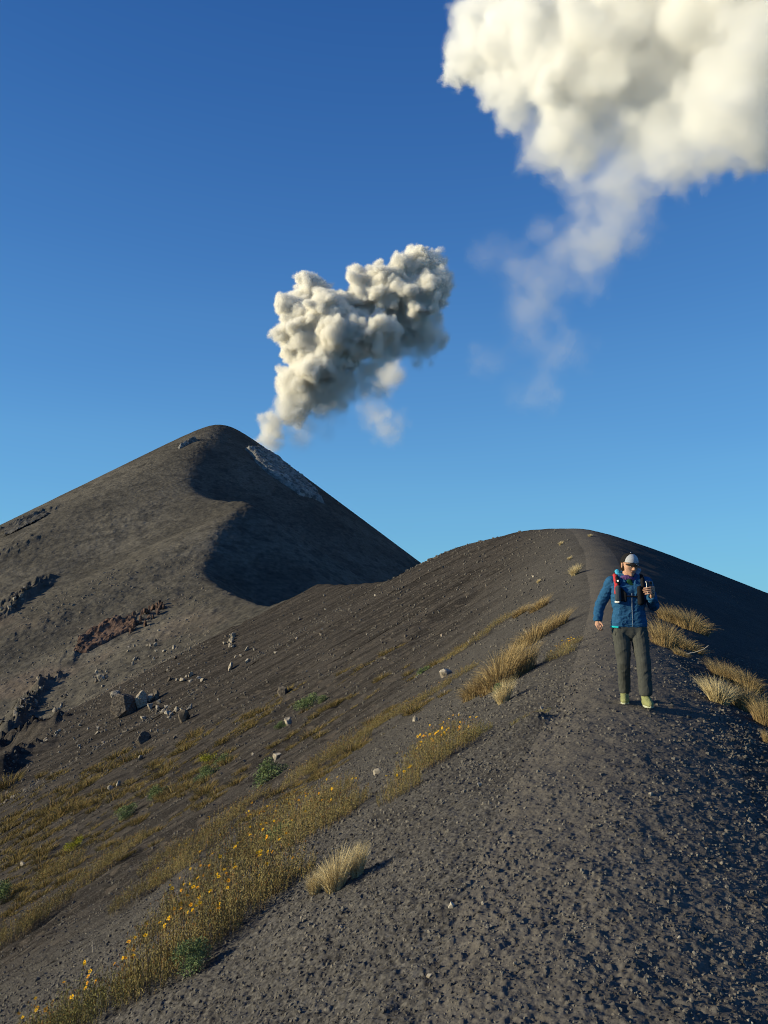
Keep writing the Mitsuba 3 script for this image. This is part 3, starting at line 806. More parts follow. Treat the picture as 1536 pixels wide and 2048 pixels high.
KINDS = {}
for k in range(4):
    KINDS['straw', k] = mesh_ply(join(grass(100 + k, 900, *STRAW, w=.010), grass(110 + k, 120, *OLIVE, h=.6, w=.010)))
    KINDS['blond', k] = mesh_ply(join(grass(120 + k, 620, *BLOND, r=.34, lean=.75, w=.009, droop=.2), grass(130 + k, 520, *BROWN, h=.85, r=.40, w=.009, lean=.7, droop=.16)))
    KINDS['tuft', k] = mesh_ply(join(grass(140 + k, 150, *OLIVE, h=.8, r=.5, lean=.8, w=.028), grass(150 + k, 60, *BROWN, h=.9, r=.5, lean=.7, w=.025)))
    KINDS['green', k] = mesh_ply(shrub(160 + k, 2400, PALEGREEN, 1.0, .72, .07))
HERBS = {}
for k in range(5):
    for name, leaf, stem in (('herb', ((.15, .128, .055), (.29, .245, .112)), BROWN), ('green_herb', ((.12, .12, .048), (.25, .23, .10)), ((.15, .11, .05), (.25, .18, .08)))):
        vfc, tip = herb(200 + k, 230, stem, leaf, RUST, leafy=26)
        HERBS[name, k] = mesh_ply(vfc), tip
KINDS['lime', 0] = mesh_ply(shrub(170, 1200, LIME, 1.0, .7, .08))


def frame(x, y, rot, sx, sy, sz, tilt=1.0):
    """Placement on the ground, leaning part of the way with the slope."""
    e = .25
    gx = float((ground_smooth(x + e, y) - ground_smooth(x - e, y)) / (2 * e))
    gy = float((ground_smooth(x, y + e) - ground_smooth(x, y - e)) / (2 * e))
    z = float(ground(np.array([x]), np.array([y]))[0])
    m = np.eye(4)
    m[:3, :3] = np.array([[1, 0, 0], [0, 1, 0], [gx * tilt, gy * tilt, 1]]) @ np.array([[math.cos(rot), -math.sin(rot), 0], [math.sin(rot), math.cos(rot), 0], [0, 0, 1]]) @ np.diag([sx, sy, sz])
    m[:3, 3] = x, y, z
    return m


def flower_mesh(seed, petals=8):
    rng = np.random.default_rng(seed)
    V, F = [], []
    for k in range(petals):
        a = 2 * math.pi * (k + .2 * rng.normal()) / petals
        d, s = np.array([math.cos(a), math.sin(a), 0]), np.array([-math.sin(a), math.cos(a), 0])
        up, o = .12 + .15 * rng.random(), len(V)
        V += [d * .2, d * .62 - s * .23 + [0, 0, up * .7], d * .62 + s * .23 + [0, 0, up * .7], d * 1.0 - s * .10 + [0, 0, up], d * 1.0 + s * .10 + [0, 0, up]]
        F += [[o, o + 1, o + 2], [o + 1, o + 3, o + 4], [o + 1, o + 4, o + 2]]
    return np.array(V), np.array(F)


FLOWERS = [(ply(flower_mesh(k), m)) for k in range(3) for m in ('petal_material', 'petal_material', 'petal_material_deep')]
CENTRE = ply(trimesh.creation.icosphere(subdivisions=1), 'flower_centre_material')
_fr = np.random.default_rng(404)


def bloom(parent, p, size, rng):
    """One flower head: petals with a raised centre."""
    k, n = f'{parent}__flower', 0
    while k in scene:
        n += 1
        k = f'{parent}__flower_{n:03d}'
    m = T().translate([float(v) for v in p]).rotate([1, 0, 0], float(rng.uniform(10, 70))).rotate([0, 1, 0], float(rng.uniform(-60, 15)))
    scene[k] = {**FLOWERS[int(rng.integers(len(FLOWERS)))], 'to_world': m.scale(size)}
    scene[k + '__flower_centre'] = {**CENTRE, 'to_world': m.translate([0, 0, size * .1]).scale([size * .3, size * .3, size * .2])}


def plant_herb(u, v, w, h, label, group=None, kind='herb', flowers=0, name='flowering_herb', rng=_fr):
    p = hit([u], [v])[0]
    if not np.isfinite(p).all():
        return
    s = p[1] / FPX
    k = int(rng.integers(5))
    mesh, tip = HERBS[kind, k]
    key = number(name)
    m = frame(p[0], p[1], rng.uniform(0, 6.28), w * s, w * s * rng.uniform(.7, 1), h * s / .34 * rng.uniform(.7, 1.15), 1)
    tag(key, label, 'flowering herb', group)
    scene[key + '__stems'] = {**mesh, 'to_world': T(m)}
    top = np.argsort(-tip[:, 2])[:90]
    for j in rng.permutation(top)[:int(flowers * 1.5 + .5)]:
        q = m @ np.r_[tip[j], 1]
        bloom(key, q[:3] + [0, 0, rng.uniform(.005, .06)], rng.uniform(.012, .0195), rng)


def plant(kind, u, v, w, h, label, group=None, name='grass_tuft', cat='grass tuft', rng=_fr, stretch=1.0, xyz=None):
    p = hit([u], [v])[0] if xyz is None else xyz
    if not np.isfinite(p).all():
        return
    s = p[1] / FPX if xyz is None else 1.0
    key = number(name)
    k = int(rng.integers(4)) if (kind, 3) in KINDS else 0
    scene[key] = {**KINDS[kind, k], 'to_world': T(frame(p[0], p[1], rng.uniform(0, 6.28) if stretch == 1 else 0.0, w * s * stretch, w * s, h * s, {'shrub': .45}.get(cat, .6 if kind == 'tuft' else 1.0)))}
    tag(key, describe(label[1:], p if xyz is None else [p[0], p[1], float(ground_smooth(p[0], p[1]))]) if label.startswith('*') else label, cat, group)


# the straw coloured tufts
for u, v, w, h, label in [(672, 1778, 92, 92, 'straw coloured grass tuft standing alone at the left edge of the path in front'),
                          (632, 1786, 60, 55, 'low lit left half of the straw coloured tuft at the path edge in front'),
                          (715, 1752, 60, 75, 'shaded right end of the straw coloured tuft at the path edge in front'),
                          (1008, 1404, 62, 56, 'pale bleached grass tuft in front of the tall brown clump left of the walker'),
                          (1438, 1408, 92, 62, 'bright straw coloured grass tuft right of the walker at the shadow edge'),
                          (1150, 1150, 36, 26, 'small yellow grass tuft beside the path high above the walker'),
                          (1122, 1090, 14, 10, 'tiny yellow tuft left of the path near the hill top'),
                          (1140, 1119, 16, 9, 'low yellow green tuft left of the path below the hill top'),
                          (1077, 1166, 12, 10, 'small pale tuft on the hill slope left of the upper path'),
                          (1180, 1073, 14, 7, 'flat pale tuft right at the shadow line on the hill top')]:
    plant('straw', u, v, w, h, label)
for u, v, w, h, label in [(955, 1390, 80, 60, 'blond grass clump on the left flank of the tall brown clump'), (1000, 1375, 110, 92, 'tall brown and blond clump with a few yellow flowers left of the walker'),
                          (1042, 1350, 80, 86, 'upright brown clump behind the tall brown and blond clump'), (1065, 1285, 90, 48, 'long blond grass clump leaning along the path edge behind'),
                          (1110, 1256, 70, 36, 'thin blond grass with long stalks at the path edge behind the long clump'), (1020, 1320, 60, 40, 'brownish grass left of the long blond clump'),
                          (1078, 1218, 50, 26, 'pale brown grass patch on the slope above the long blond clump'), (1040, 1228, 40, 20, 'olive brown patch left of the pale brown grass patch'),
                          (1345, 1245, 70, 40, 'grey brown grass clump right behind the walker'), (1385, 1262, 80, 50, 'brown grass clump lit at the shadow edge right behind the walker'),
                          (1330, 1292, 70, 70, 'tall olive clump with yellow flowers just right of the walker'), (1372, 1298, 80, 34, 'golden low clump right of the tall olive clump'),
                          (1362, 1312, 36, 18, 'small tuft at the foot of the golden low clump'), (1450, 1358, 70, 48, 'brown upright grass above the bright straw tuft on the right'),
                          (1495, 1378, 70, 46, 'brown grass right of the upright grass at the right edge'), (1500, 1425, 90, 70, 'dark brown stalks right of the bright straw tuft'),
                          (1532, 1450, 60, 70, 'brown stalks cut by the right edge of the picture'), (1538, 1485, 30, 34, 'pale stalks in shade low at the right edge')]:
    plant('blond', u, v, w * .9, h, label)
# flowering clumps along the left edge of the path
STRIP = [(110, 2070, 240, 160, 'green_herb', 7, 'greenish flowering clump in the bottom left corner'), (215, 2020, 240, 190, 'green_herb', 5, 'large greenish clump next to the bottom left corner clump'),
         (60, 2110, 200, 140, 'green_herb', 2, 'greenish clump half below the bottom left corner'),
         (320, 1960, 250, 210, 'herb', 9, 'tall brown clump with several yellow flowers, nearest the bottom'), (400, 1900, 230, 200, 'herb', 8, 'tall brown flowering clump right of the nearest tall clump'),
         (455, 1850, 220, 190, 'herb', 9, 'brown flowering clump at the inner edge of the near strip'), (510, 1800, 200, 170, 'herb', 7, 'brown clump in the near strip below the straw tuft'),
         (420, 1790, 210, 170, 'herb', 5, 'brown clump in the middle of the near strip'), (350, 1850, 180, 160, 'herb', 4, 'brown clump on the outer side of the near strip'),
         (570, 1770, 160, 140, 'herb', 2, 'dry brown clump just left of the straw tuft'), (560, 1700, 200, 140, 'herb', 5, 'brown flowering clump uphill of the straw tuft'),
         (480, 1710, 190, 140, 'herb', 5, 'brown flowering clump in the upper part of the near strip'), (640, 1665, 170, 110, 'herb', 3, 'brown clump where the near strip meets the path'),
         (690, 1630, 110, 80, 'herb', 2, 'dark brown clump at the upper end of the near strip'), (600, 1640, 180, 100, 'herb', 6, 'reddish brown flowering clump near the upper end of the near strip'),
         (540, 1640, 150, 90, 'herb', 4, 'reddish flowering clump left of the upper end of the near strip'), (660, 1600, 120, 60, 'herb', 2, 'low reddish clump at the top of the near strip'),
         (345, 1750, 140, 100, 'herb', 2, 'brown cushion with golden tips in the second strip'), (280, 1790, 130, 90, 'herb', 0, 'rounded brown cushion at the lower end of the second strip'),
         (400, 1700, 130, 80, 'herb', 5, 'golden flowering clump in the second strip'), (330, 1720, 110, 70, 'herb', 2, 'olive gold clump left of the golden one in the second strip'),
         (440, 1650, 120, 70, 'herb', 5, 'flowering clump at the upper end of the second strip'), (495, 1605, 90, 45, 'herb', 2, 'small flowering clump above the second strip'),
         (35, 1870, 130, 100, 'herb', 5, 'flowering clump on the left edge below the olive slope'), (95, 1830, 120, 80, 'herb', 3, 'brown flowering clump next to the one on the left edge'),
         (150, 1780, 130, 80, 'herb', 0, 'dull brown clump between the left edge and the second strip'), (200, 1745, 120, 70, 'herb', 1, 'olive brown clump below the second strip'),
         (255, 1700, 110, 60, 'herb', 0, 'dark olive clump on the slope left of the second strip'), (120, 1740, 100, 60, 'herb', 0, 'olive clump left of the olive brown clump'),
         (800, 1590, 100, 80, 'herb', 4, 'lower left end of the middle flower clump'), (845, 1545, 130, 120, 'herb', 9, 'dense flowering clump in the middle of the path edge'),
         (895, 1510, 130, 110, 'herb', 9, 'flowering clump right of the dense one in the middle'), (940, 1480, 90, 60, 'green_herb', 4, 'darker green end of the middle flower clump'),
         (870, 1490, 110, 70, 'herb', 6, 'upper flowering clump of the middle group'),
         (650, 1525, 100, 60, 'herb', 1, 'dark olive clump on the slope above the near strip'), (700, 1495, 100, 60, 'herb', 0, 'rounded dark olive clump with a shadow on the slope'), (735, 1465, 80, 40, 'herb', 0, 'golden olive clump right of the rounded dark one'),
         (600, 1555, 90, 50, 'herb', 1, 'golden clump below the dark olive ones on the slope'), (770, 1438, 80, 40, 'herb', 0, 'olive clump on the slope below the pale grey rock'),
         (860, 1390, 90, 40, 'herb', 2, 'golden clump just below the pale grey rock'), (815, 1415, 80, 40, 'herb', 0, 'golden clump left below the pale grey rock'), (920, 1350, 80, 34, 'herb', 0, 'golden brown clump right of the pale grey rock'),
         (905, 1310, 70, 34, 'herb', 0, 'blond olive clump uphill of the pale grey rock'), (955, 1275, 70, 34, 'herb', 0, 'olive clump higher on the slope left of the path'), (1000, 1245, 60, 26, 'herb', 0, 'olive clump highest in its row left of the path'),
         (1120, 1312, 80, 62, 'herb', 8, 'round clump full of small yellow flowers left of the walker'), (1142, 1292, 50, 30, 'herb', 3, 'golden top of the round flower clump left of the walker'),
         (1060, 1452, 80, 24, 'green_herb', 0, 'low greenish grass on the small ledge in the path')]
for u, v, w, h, kind, fl, label in STRIP:
    plant_herb(u, v, w * (.86 if w > 100 else .95), h * .72, label, None, kind, fl)
for u, v, w, h, kind, label in [(525, 1560, 62, 56, 'green', 'bright green leafy shrub on the slope below the pale flat stone'), (604, 1418, 46, 36, 'green', 'green shrub below the lone dark boulder'),
                                (645, 1388, 22, 18, 'green', 'small green shrub right of the one below the boulder'), (840, 1346, 30, 26, 'green', 'fresh green shrub left of the pale grey rock'),
                                (410, 1530, 30, 28, 'lime', 'yellow green shrub on the lower slope'), (445, 1522, 36, 24, 'green', 'dull green shrub right of the yellow green one'), (405, 1560, 40, 30, 'green', 'grey green shrub below the yellow green one'),
                                (145, 1705, 28, 32, 'lime', 'yellow green upright shrub at the lower left'), (8, 1800, 44, 44, 'green', 'green shrub cut by the left edge'),
                                (395, 1945, 70, 66, 'green', 'pale green leafy shrub at the foot of the near flower strip'), (245, 1640, 40, 30, 'green', 'grey green shrub on the lower left slope'),
                                (305, 1600, 36, 28, 'green', 'olive green shrub left of the lower slope middle'), (560, 1455, 24, 16, 'green', 'low green shrub near the whitish leaning stone'), (1002, 1385, 24, 22, 'green', 'greyish green tuft inside the tall brown clump'),
                                (545, 1683, 60, 40, 'green', 'green leafy patch inside the near flower strip')]:
    plant(kind, u, v, w, h, label, name='shrub', cat='shrub')
# small tufts strewn over the sunny slope, in drifts that follow the fall of the ash
_tr = np.random.default_rng(31)
from shapely import Polygon, contains_xy
REGION = Polygon([(0, 1575), (160, 1530), (300, 1490), (430, 1450), (620, 1350), (800, 1290), (960, 1235), (1120, 1180), (1140, 1235), (1060, 1290), (930, 1370), (800, 1450), (650, 1560), (480, 1650), (250, 1730), (120, 1770), (0, 1850)])
pu, pv = _tr.uniform(0, 1150, 26000), _tr.uniform(1170, 1860, 26000)
k = contains_xy(REGION, pu, pv)
P3 = hit(pu[k], pv[k])
tx, ty = P3[:, 0], P3[:, 1]
drift = .7 * fb(tx * .8, ty, 6.0, 91) + .9 * fb(tx * .7, ty, 2.0, 92) + .35 * fb(tx, ty, 25, 93)
low = (pv[k] - 1170 - .0 * pu[k]) / 600 - pu[k] / 2600
want = (drift > .26 - .40 * low) & (_tr.random(len(tx)) < .55) & np.isfinite(tx)
tx, ty = tx[want], ty[want]
app = np.exp(_tr.normal(math.log(9.5), .45, len(tx))) / FPX
sz = app * ty
order = np.argsort(-app)
print('tufts', len(tx))
for i in order[:280]:
    band = 'lower left slope' if tx[i] < -.2 * ty[i] else 'slope left of the path'
    plant('tuft', 0, 0, sz[i] * 1.2, sz[i] * .95, '*olive tuft', f'tufts on the {band}', rng=_tr, stretch=1.25, xyz=np.array([tx[i], ty[i], 0]))
V, Fc, C, o = [], [], [], 0
base = [join(grass(300 + k, 48, *OLIVE, h=.8, r=.5, lean=.8, w=.05), grass(310 + k, 20, *BROWN, h=.9, r=.5, w=.045)) for k in range(4)]
for i in order[280:3600]:
    v, f, c = base[int(_tr.integers(4))]
    m = frame(tx[i], ty[i], 0, sz[i] * 1.5, sz[i] * 1.2, sz[i] * .9)
    V.append(v @ m[:3, :3].T + m[:3, 3]); Fc.append(f + o); C.append(c * _tr.uniform(.75, 1.2)); o += len(v)
scene['slope_grass'] = ply((np.vstack(V), np.vstack(Fc)), 'plant_material', color=np.vstack(C).clip(.004, .9))
tag('slope_grass', 'thin olive and brown grass scattered over the dark slope', 'grass', kind='stuff')


# dead twigs and single dry stalks
def twig(points, radius, label, tone=(.50, .45, .38), name='dry_twig'):
    foot = hit([points[0][0]], [points[0][1]])[0]
    w = np.array([at(u, v, foot[1]) for u, v, _ in points])
    w[:, 2] = np.maximum(w[:, 2], ground(w[:, 0], w[:, 1]) + radius)
    b = [manifold3d.Manifold.sphere(radius * (1 - .6 * k / len(w)), 8).translate(w[k].tolist()) for k in range(len(w))]
    mesh = manifold3d.Manifold.batch_boolean([manifold3d.Manifold.batch_hull([b[k], b[k + 1]]) for k in range(len(b) - 1)], manifold3d.OpType.Add)
    key = number(name)
    scene[key] = ply(mesh, {'type': 'twosided', 'm': {'type': 'diffuse', 'reflectance': {'type': 'rgb', 'value': list(tone)}}}, smooth=40)
    tag(key, label, 'twig')


for pts, r, lab in [([(614, 1674, 0), (628, 1672, 4), (642, 1676, 2), (646, 1682, 0)], .006, 'bleached crooked twig on the ash beside the near flower strip'),
                    ([(632, 1656, 0), (648, 1648, 10), (664, 1640, 14), (670, 1626, 20)], .004, 'thin pale curved twig above the bleached crooked twig'),
                    ([(640, 1662, 0), (655, 1655, 5), (668, 1644, 2)], .004, 'second thin pale twig beside the bleached crooked one'),
                    ([(1372, 1308, 0), (1392, 1304, 4), (1408, 1298, 10), (1417, 1291, 16)], .009, 'long bent dry stalk below the golden clump right of the walker'),
                    ([(186, 1905, 0), (186, 1890, 22), (184, 1880, 36)], .004, 'single upright pale stalk on the bare ash at the lower left'),
                    ([(60, 2032, 0), (76, 2022, 3), (88, 2026, 0)], .005, 'pale twig lying at the bottom left corner'),
                    ([(549, 1524, 0), (553, 1514, 14), (556, 1506, 26)], .012, 'pale stick standing above the bright green shrub')]:
    twig(pts, r, lab)
settle_labels()
# ------------------------------------------------------------------ the walker: a person coming down the path with a phone in the hand
MF = manifold3d.Manifold


def ball(p, r, n=20):
    return MF.sphere(float(r), n).translate([float(x) for x in p])


def chain(*joints):
    """Joints (x, y, z, r): hulls between neighbours, joined."""
    b = [ball(j[:3], j[3]) for j in joints]
    return MF.batch_boolean([MF.batch_hull([b[k], b[k + 1]]) for k in range(len(b) - 1)], manifold3d.OpType.Add) if len(b) > 1 else b[0]


def lump(*joints):
    return MF.batch_hull([ball(j[:3], j[3]) for j in joints])


def add(*ms):
    return MF.batch_boolean(list(ms), manifold3d.OpType.Add)


def skin_mesh(m, length, smooth=8, wrinkle=0.0, size=.05, seed=0, stretch=(1, 1, 1)):
    g = m.refine_to_length(length).to_mesh()
    t = trimesh.Trimesh(g.vert_properties[:, :3], g.tri_verts, process=True)
    if smooth:
        trimesh.smoothing.filter_taubin(t, iterations=smooth)
    if wrinkle:
        q = t.vertices / size * np.array(stretch)
        warp = meshkit.fbm(q * .6 + 11, 2, seed + 5)
        n = 1 - np.abs(2 * meshkit.fbm(q + warp[:, None] * 1.6, 3, seed) - 1) * 2
        t.vertices = t.vertices + t.vertex_normals * (wrinkle * n)[:, None]
    return t


for name, rgb in dict(skin=(.46, .27, .19), jacket_cloth=(.025, .088, .19), trouser_cloth=(.064, .067, .063), cap_grey=(.42, .43, .47), cap_black=(.018, .018, .02), strap_red=(.42, .045, .05), vest_black=(.016, .017, .02),
                      flask_grey=(.045, .06, .08), shoe_yellow=(.22, .235, .11), sole=(.40, .42, .32), scarf_cloth=(.10, .055, .16), hood_cyan=(.06, .34, .55), hood_pale=(.24, .32, .44), inner_green=(.015, .05, .025), zip_grey=(.16, .2, .26), white_tag=(.7, .7, .68),
                      dark_hair=(.03, .02, .015), lip=(.36, .15, .12), eye_white=(.6, .58, .55), turquoise=(.02, .4, .45)).items():
    scene[name] = {'type': 'twosided', 'm': {'type': 'diffuse', 'reflectance': {'type': 'rgb', 'value': list(rgb)}}}
scene['phone_glass'] = {'type': 'principled', 'base_color': {'type': 'rgb', 'value': [.012, .012, .014]}, 'roughness': .18, 'specular': .5}
scene['phone_edge'] = {'type': 'principled', 'base_color': {'type': 'rgb', 'value': [.45, .44, .42]}, 'roughness': .35, 'metallic': .8}

FOOT = hit([1266], [1409])[0]
UNIT = (1409 - 1107) / FPX * FOOT[1] / 1.775 * 1.0
WALK = T().translate([float(FOOT[0]), float(FOOT[1]), float(ground(FOOT[:1], FOOT[1:2])[0]) - .012]).rotate([0, 0, 1], 10 - math.degrees(math.atan2(FOOT[0], FOOT[1]))).scale(float(UNIT))
print('walker', FOOT, UNIT)


def wear(key, m, mat, smooth=True, **kw):
    scene[key] = ply(skin_mesh(m, **kw) if kw else m, mat, smooth=smooth, to_world=WALK)


def turn(points, yaw, pitch, roll, origin):
    cy, sy, cp, sp, cr, sr = math.cos(yaw), math.sin(yaw), math.cos(pitch), math.sin(pitch), math.cos(roll), math.sin(roll)
    M = np.array([[cy, -sy, 0], [sy, cy, 0], [0, 0, 1]]) @ np.array([[1, 0, 0], [0, cp, -sp], [0, sp, cp]]) @ np.array([[cr, 0, sr], [0, 1, 0], [-sr, 0, cr]])
    return M, np.asarray(origin, float)


HM, HO = turn(None, math.radians(24), math.radians(15), math.radians(3), (.012, -.045, 1.602))
H = lambda x, y, z, r=None: (*(HM @ np.array([x, y, z]) + HO), *((r,) if r is not None else ()))


def head_pose(m):
    A = np.hstack([HM, HO[:, None]])
    return m.transform(A)


ls, le, lw = np.array([.205, .005, 1.395]), np.array([.285, .03, 1.135]), np.array([.222, -.175, 1.222])
rs, re, rw = np.array([-.190, .005, 1.405]), np.array([-.328, .045, 1.140]), np.array([-.366, -.02, .985])
# ---- the body, one continuous surface
head = add(lump(H(0, .016, .038, .086), H(0, -.03, .05, .066), H(.036, -.042, -.018, .040), H(-.036, -.042, -.018, .040), H(.03, -.04, -.072, .028), H(-.03, -.04, -.072, .028), H(0, -.072, -.094, .024)),
           lump(H(0, -.092, .008, .009), H(0, -.112, -.026, .012), H(.012, -.097, -.032, .009), H(-.012, -.097, -.032, .009)),
           chain(H(-.048, -.076, .02, .010), H(-.012, -.091, .024, .010)), chain(H(.048, -.076, .02, .010), H(.012, -.091, .024, .010)),
           chain(H(-.018, -.090, -.060, .008), H(.018, -.090, -.060, .008)),
           lump(H(-.084, .018, .012, .013), H(-.084, .014, -.026, .011)), lump(H(.084, .018, .012, .013), H(.084, .014, -.026, .011)))
neck = chain((0, .0, 1.42, .062), H(0, .012, -.06, .058))
torso = add(lump((-.15, .01, 1.40, .055), (.15, .01, 1.40, .055), (-.085, -.03, 1.30, .088), (.075, -.03, 1.30, .088), (-.075, -.005, 1.06, .085), (.06, -.005, 1.06, .085)), lump((-.075, -.005, 1.06, .085), (.06, -.005, 1.06, .085), (-.085, 0, .92, .082), (.08, 0, .92, .082)))
legs = [chain((-.098, .0, .90, .085), (-.088, -.02, .49, .056), (-.066, .14, .10, .040)), chain((.098, .0, .90, .085), (.112, -.13, .49, .056), (.122, -.135, .09, .040))]
arms = [chain((*ls, .05), (*le, .042), (*lw, .028)), chain((*rs, .05), (*re, .042), (*rw, .028))]


def finger(*pts, r0=.0095, r1=.0075):
    n = len(pts)
    return chain(*[(*p, r0 + (r1 - r0) * k / (n - 1)) for k, p in enumerate(pts)])


# the hand that holds the phone: palm behind its right edge, four fingers across the back, thumb on the screen side
P0 = np.array([.192, -.262, 1.335])                       # middle of the phone
lpalm = lump((.232, -.215, 1.255, .020), (.236, -.225, 1.335, .018), (.214, -.245, 1.255, .016), (.226, -.250, 1.330, .014), (.224, -.185, 1.235, .024))
lhand = [lpalm]
for k, (z, reach) in enumerate(((1.338, .098), (1.316, .106), (1.294, .100), (1.273, .084))):
    lhand.append(finger((.228, -.245, z), (.222 - .25 * reach, -.284, z - .003), (.222 - .62 * reach, -.290, z - .008), (.222 - reach, -.276, z - .012)))
lhand.append(finger((.226, -.212, 1.285), (.214, -.222, 1.325), (.196, -.240, 1.352), r0=.012, r1=.009))
# the other hand hangs, loosely curled
rpalm = lump((-.372, -.030, .965, .022), (-.352, -.050, .915, .018), (-.386, -.040, .920, .017), (-.368, -.055, .905, .017))
rhand = [rpalm]
for k, (x, L) in enumerate(((-.346, .058), (-.362, .066), (-.377, .062), (-.390, .050))):
    rhand.append(finger((x, -.052, .912), (x + .006, -.078, .912 - .38 * L), (x + .016, -.074, .912 - .78 * L), (x + .026, -.052, .912 - .95 * L)))
rhand.append(finger((-.350, -.048, .950), (-.326, -.070, .925), (-.316, -.082, .902), r0=.012, r1=.009))
wr = [chain((*lw, .028), (.226, -.195, 1.245, .024)), chain((*rw, .028), (-.370, -.030, .962, .024))]
hands = add(*lhand, *rhand, *wr)
coarse = add(torso, neck, *legs, *arms)
body = skin_mesh(add(coarse, head), .011, 6)
hand_mesh = skin_mesh(hands, .005, 4)
tag('person', 'walker in blue jacket and grey cap looking at a phone on the path', 'person')
scene['person__body'] = ply(trimesh.util.concatenate([body, hand_mesh]), 'skin', smooth=True, to_world=WALK)
for s in (-1, 1):
    k = '' if s < 0 else '_001'
    wear(f'person__eye{k}', add(ball(H(s * .031, -.080, .003), .0115)), 'eye_white', length=.004, smooth=0)
    wear(f'person__eye{k}__pupil', add(ball(H(s * .029, -.0895, .000), .0052)), 'dark_hair', length=.003, smooth=0)
    wear(f'person__eyebrow{k}', chain(H(s * .049, -.084, .026, .0048), H(s * .03, -.095, .032, .0055), H(s * .013, -.099, .027, .0045)), 'dark_hair', length=.005, smooth=0)
wear('person__mouth', chain(H(-.021, -.094, -.060, .0045), H(0, -.099, -.061, .0055), H(.021, -.094, -.060, .0045)), 'lip', length=.005, smooth=0)
wear('person__hair', lump(H(0, .03, .03, .088), H(.0, .045, -.01, .082), H(-.03, .03, -.02, .062), H(.03, .03, -.02, .062)), 'dark_hair', length=.015, smooth=2)
# ---- cap: grey front, black mesh back, black peak
cap = MF.sphere(1.0, 64).scale([.096, .112, .103]).translate([0, .008, .046])
cap = cap.trim_by_plane([0, .12, 1.0], .034)
front = cap.trim_by_plane([0, -1, .0], .030)
back = cap.scale([.985, .985, .985]).trim_by_plane([0, 1, 0], -.032)
wear('person__cap', head_pose(back), 'cap_black', length=.01, smooth=0)
wear('person__cap__front_panel', head_pose(front), 'cap_grey', length=.01, smooth=0)
peak = []
for k in range(9):
    a = math.radians(-62 + 124 * k / 8)
    c = .018 * (1 - math.cos(a)) * 2.2
    peak.append((.088 * math.sin(a), -.100 * math.cos(a) + .006,   .040 - c, .004))
    peak.append((.088 * math.sin(a) * .92, -.100 * math.cos(a) - (.052 * math.cos(a) ** .7), .031 - c, .004))
wear('person__cap__peak', head_pose(add(*[MF.batch_hull([ball(peak[j][:3], .004, 8) for j in (2 * k, 2 * k + 1, 2 * k + 2, 2 * k + 3)]) for k in range(8)])), 'cap_black', length=.02, smooth=0)
wear('person__cap__peak_mark', head_pose(lump((-.012, -.153, .0365, .002), (.022, -.150, .0355, .002))), 'white_tag', length=.02, smooth=0)
wear('person__cap__button', head_pose(ball((0, .008, .149), .008, 12)), 'cap_grey', length=.02, smooth=0)
# ---- jacket
jt = add(lump((-.165, .01, 1.405, .068), (.165, .01, 1.40, .068), (-.05, .005, 1.45, .06), (.05, .005, 1.45, .06), (-.088, -.045, 1.30, .102), (.078, -.045, 1.30, .102), (-.078, -.015, 1.08, .102), (.062, -.015, 1.08, .102)),
         lump((-.078, -.015, 1.08, .102), (.062, -.015, 1.08, .102), (-.105, -.008, .945, .100), (.085, -.008, .945, .100), (-.112, 0, .90, .097), (.090, 0, .90, .097)))
jt = jt.trim_by_plane([0, 0, 1], .893)
sl = add(chain((*ls, .069), (*(ls * .45 + le * .55), .060), (*le, .056), (*(le * .45 + lw * .55), .052), (*lw, .047)), chain((*rs, .070), (*(rs * .45 + re * .55), .060), (*re, .055), (*(re * .45 + rw * .55), .050), (*rw, .046)))
jacket = add(jt, sl) - ball((.01, -.10, 1.50), .075, 32) - chain((*(lw + .03 * (lw - le) / .2), .034), (.228, -.2, 1.26, .034)) - chain((*(rw + np.array([0, -.012, -.03])), .034), (-.37, -.03, .94, .034))
wear('person__jacket', jacket, 'jacket_cloth', length=.011, smooth=7, wrinkle=.011, size=.085, seed=3, stretch=(1, 1, 1.5))
collar = [lump((-.085, -.03, 1.47, .018), (-.06, -.105, 1.40, .016), (-.045, -.125, 1.32, .012), (-.075, -.09, 1.40, .018)), lump((.085, -.03, 1.46, .018), (.06, -.105, 1.39, .016), (.035, -.13, 1.30, .012), (.075, -.09, 1.39, .018))]
wear('person__jacket__collar', add(*collar), 'jacket_cloth', length=.012, smooth=3, wrinkle=.004, size=.05, seed=8)
wear('person__jacket__zip', chain((.012, -.150, 1.27, .0055), (.010, -.142, 1.18, .0055), (.012, -.126, 1.08, .0055), (.014, -.116, .98, .0055), (.014, -.107, .90, .0055)), 'zip_grey', length=.02, smooth=0)
wear('person__inner_top', lump((.0, -.088, 1.42, .028), (.03, -.10, 1.36, .026), (.01, -.115, 1.30, .016), (-.03, -.10, 1.38, .022)), 'inner_green', length=.012, smooth=3)
wear('person__shirt_hem', chain((-.215, -.02, .893, .012), (-.19, -.07, .89, .012), (-.15, -.098, .887, .012)), 'turquoise', length=.01, smooth=2)
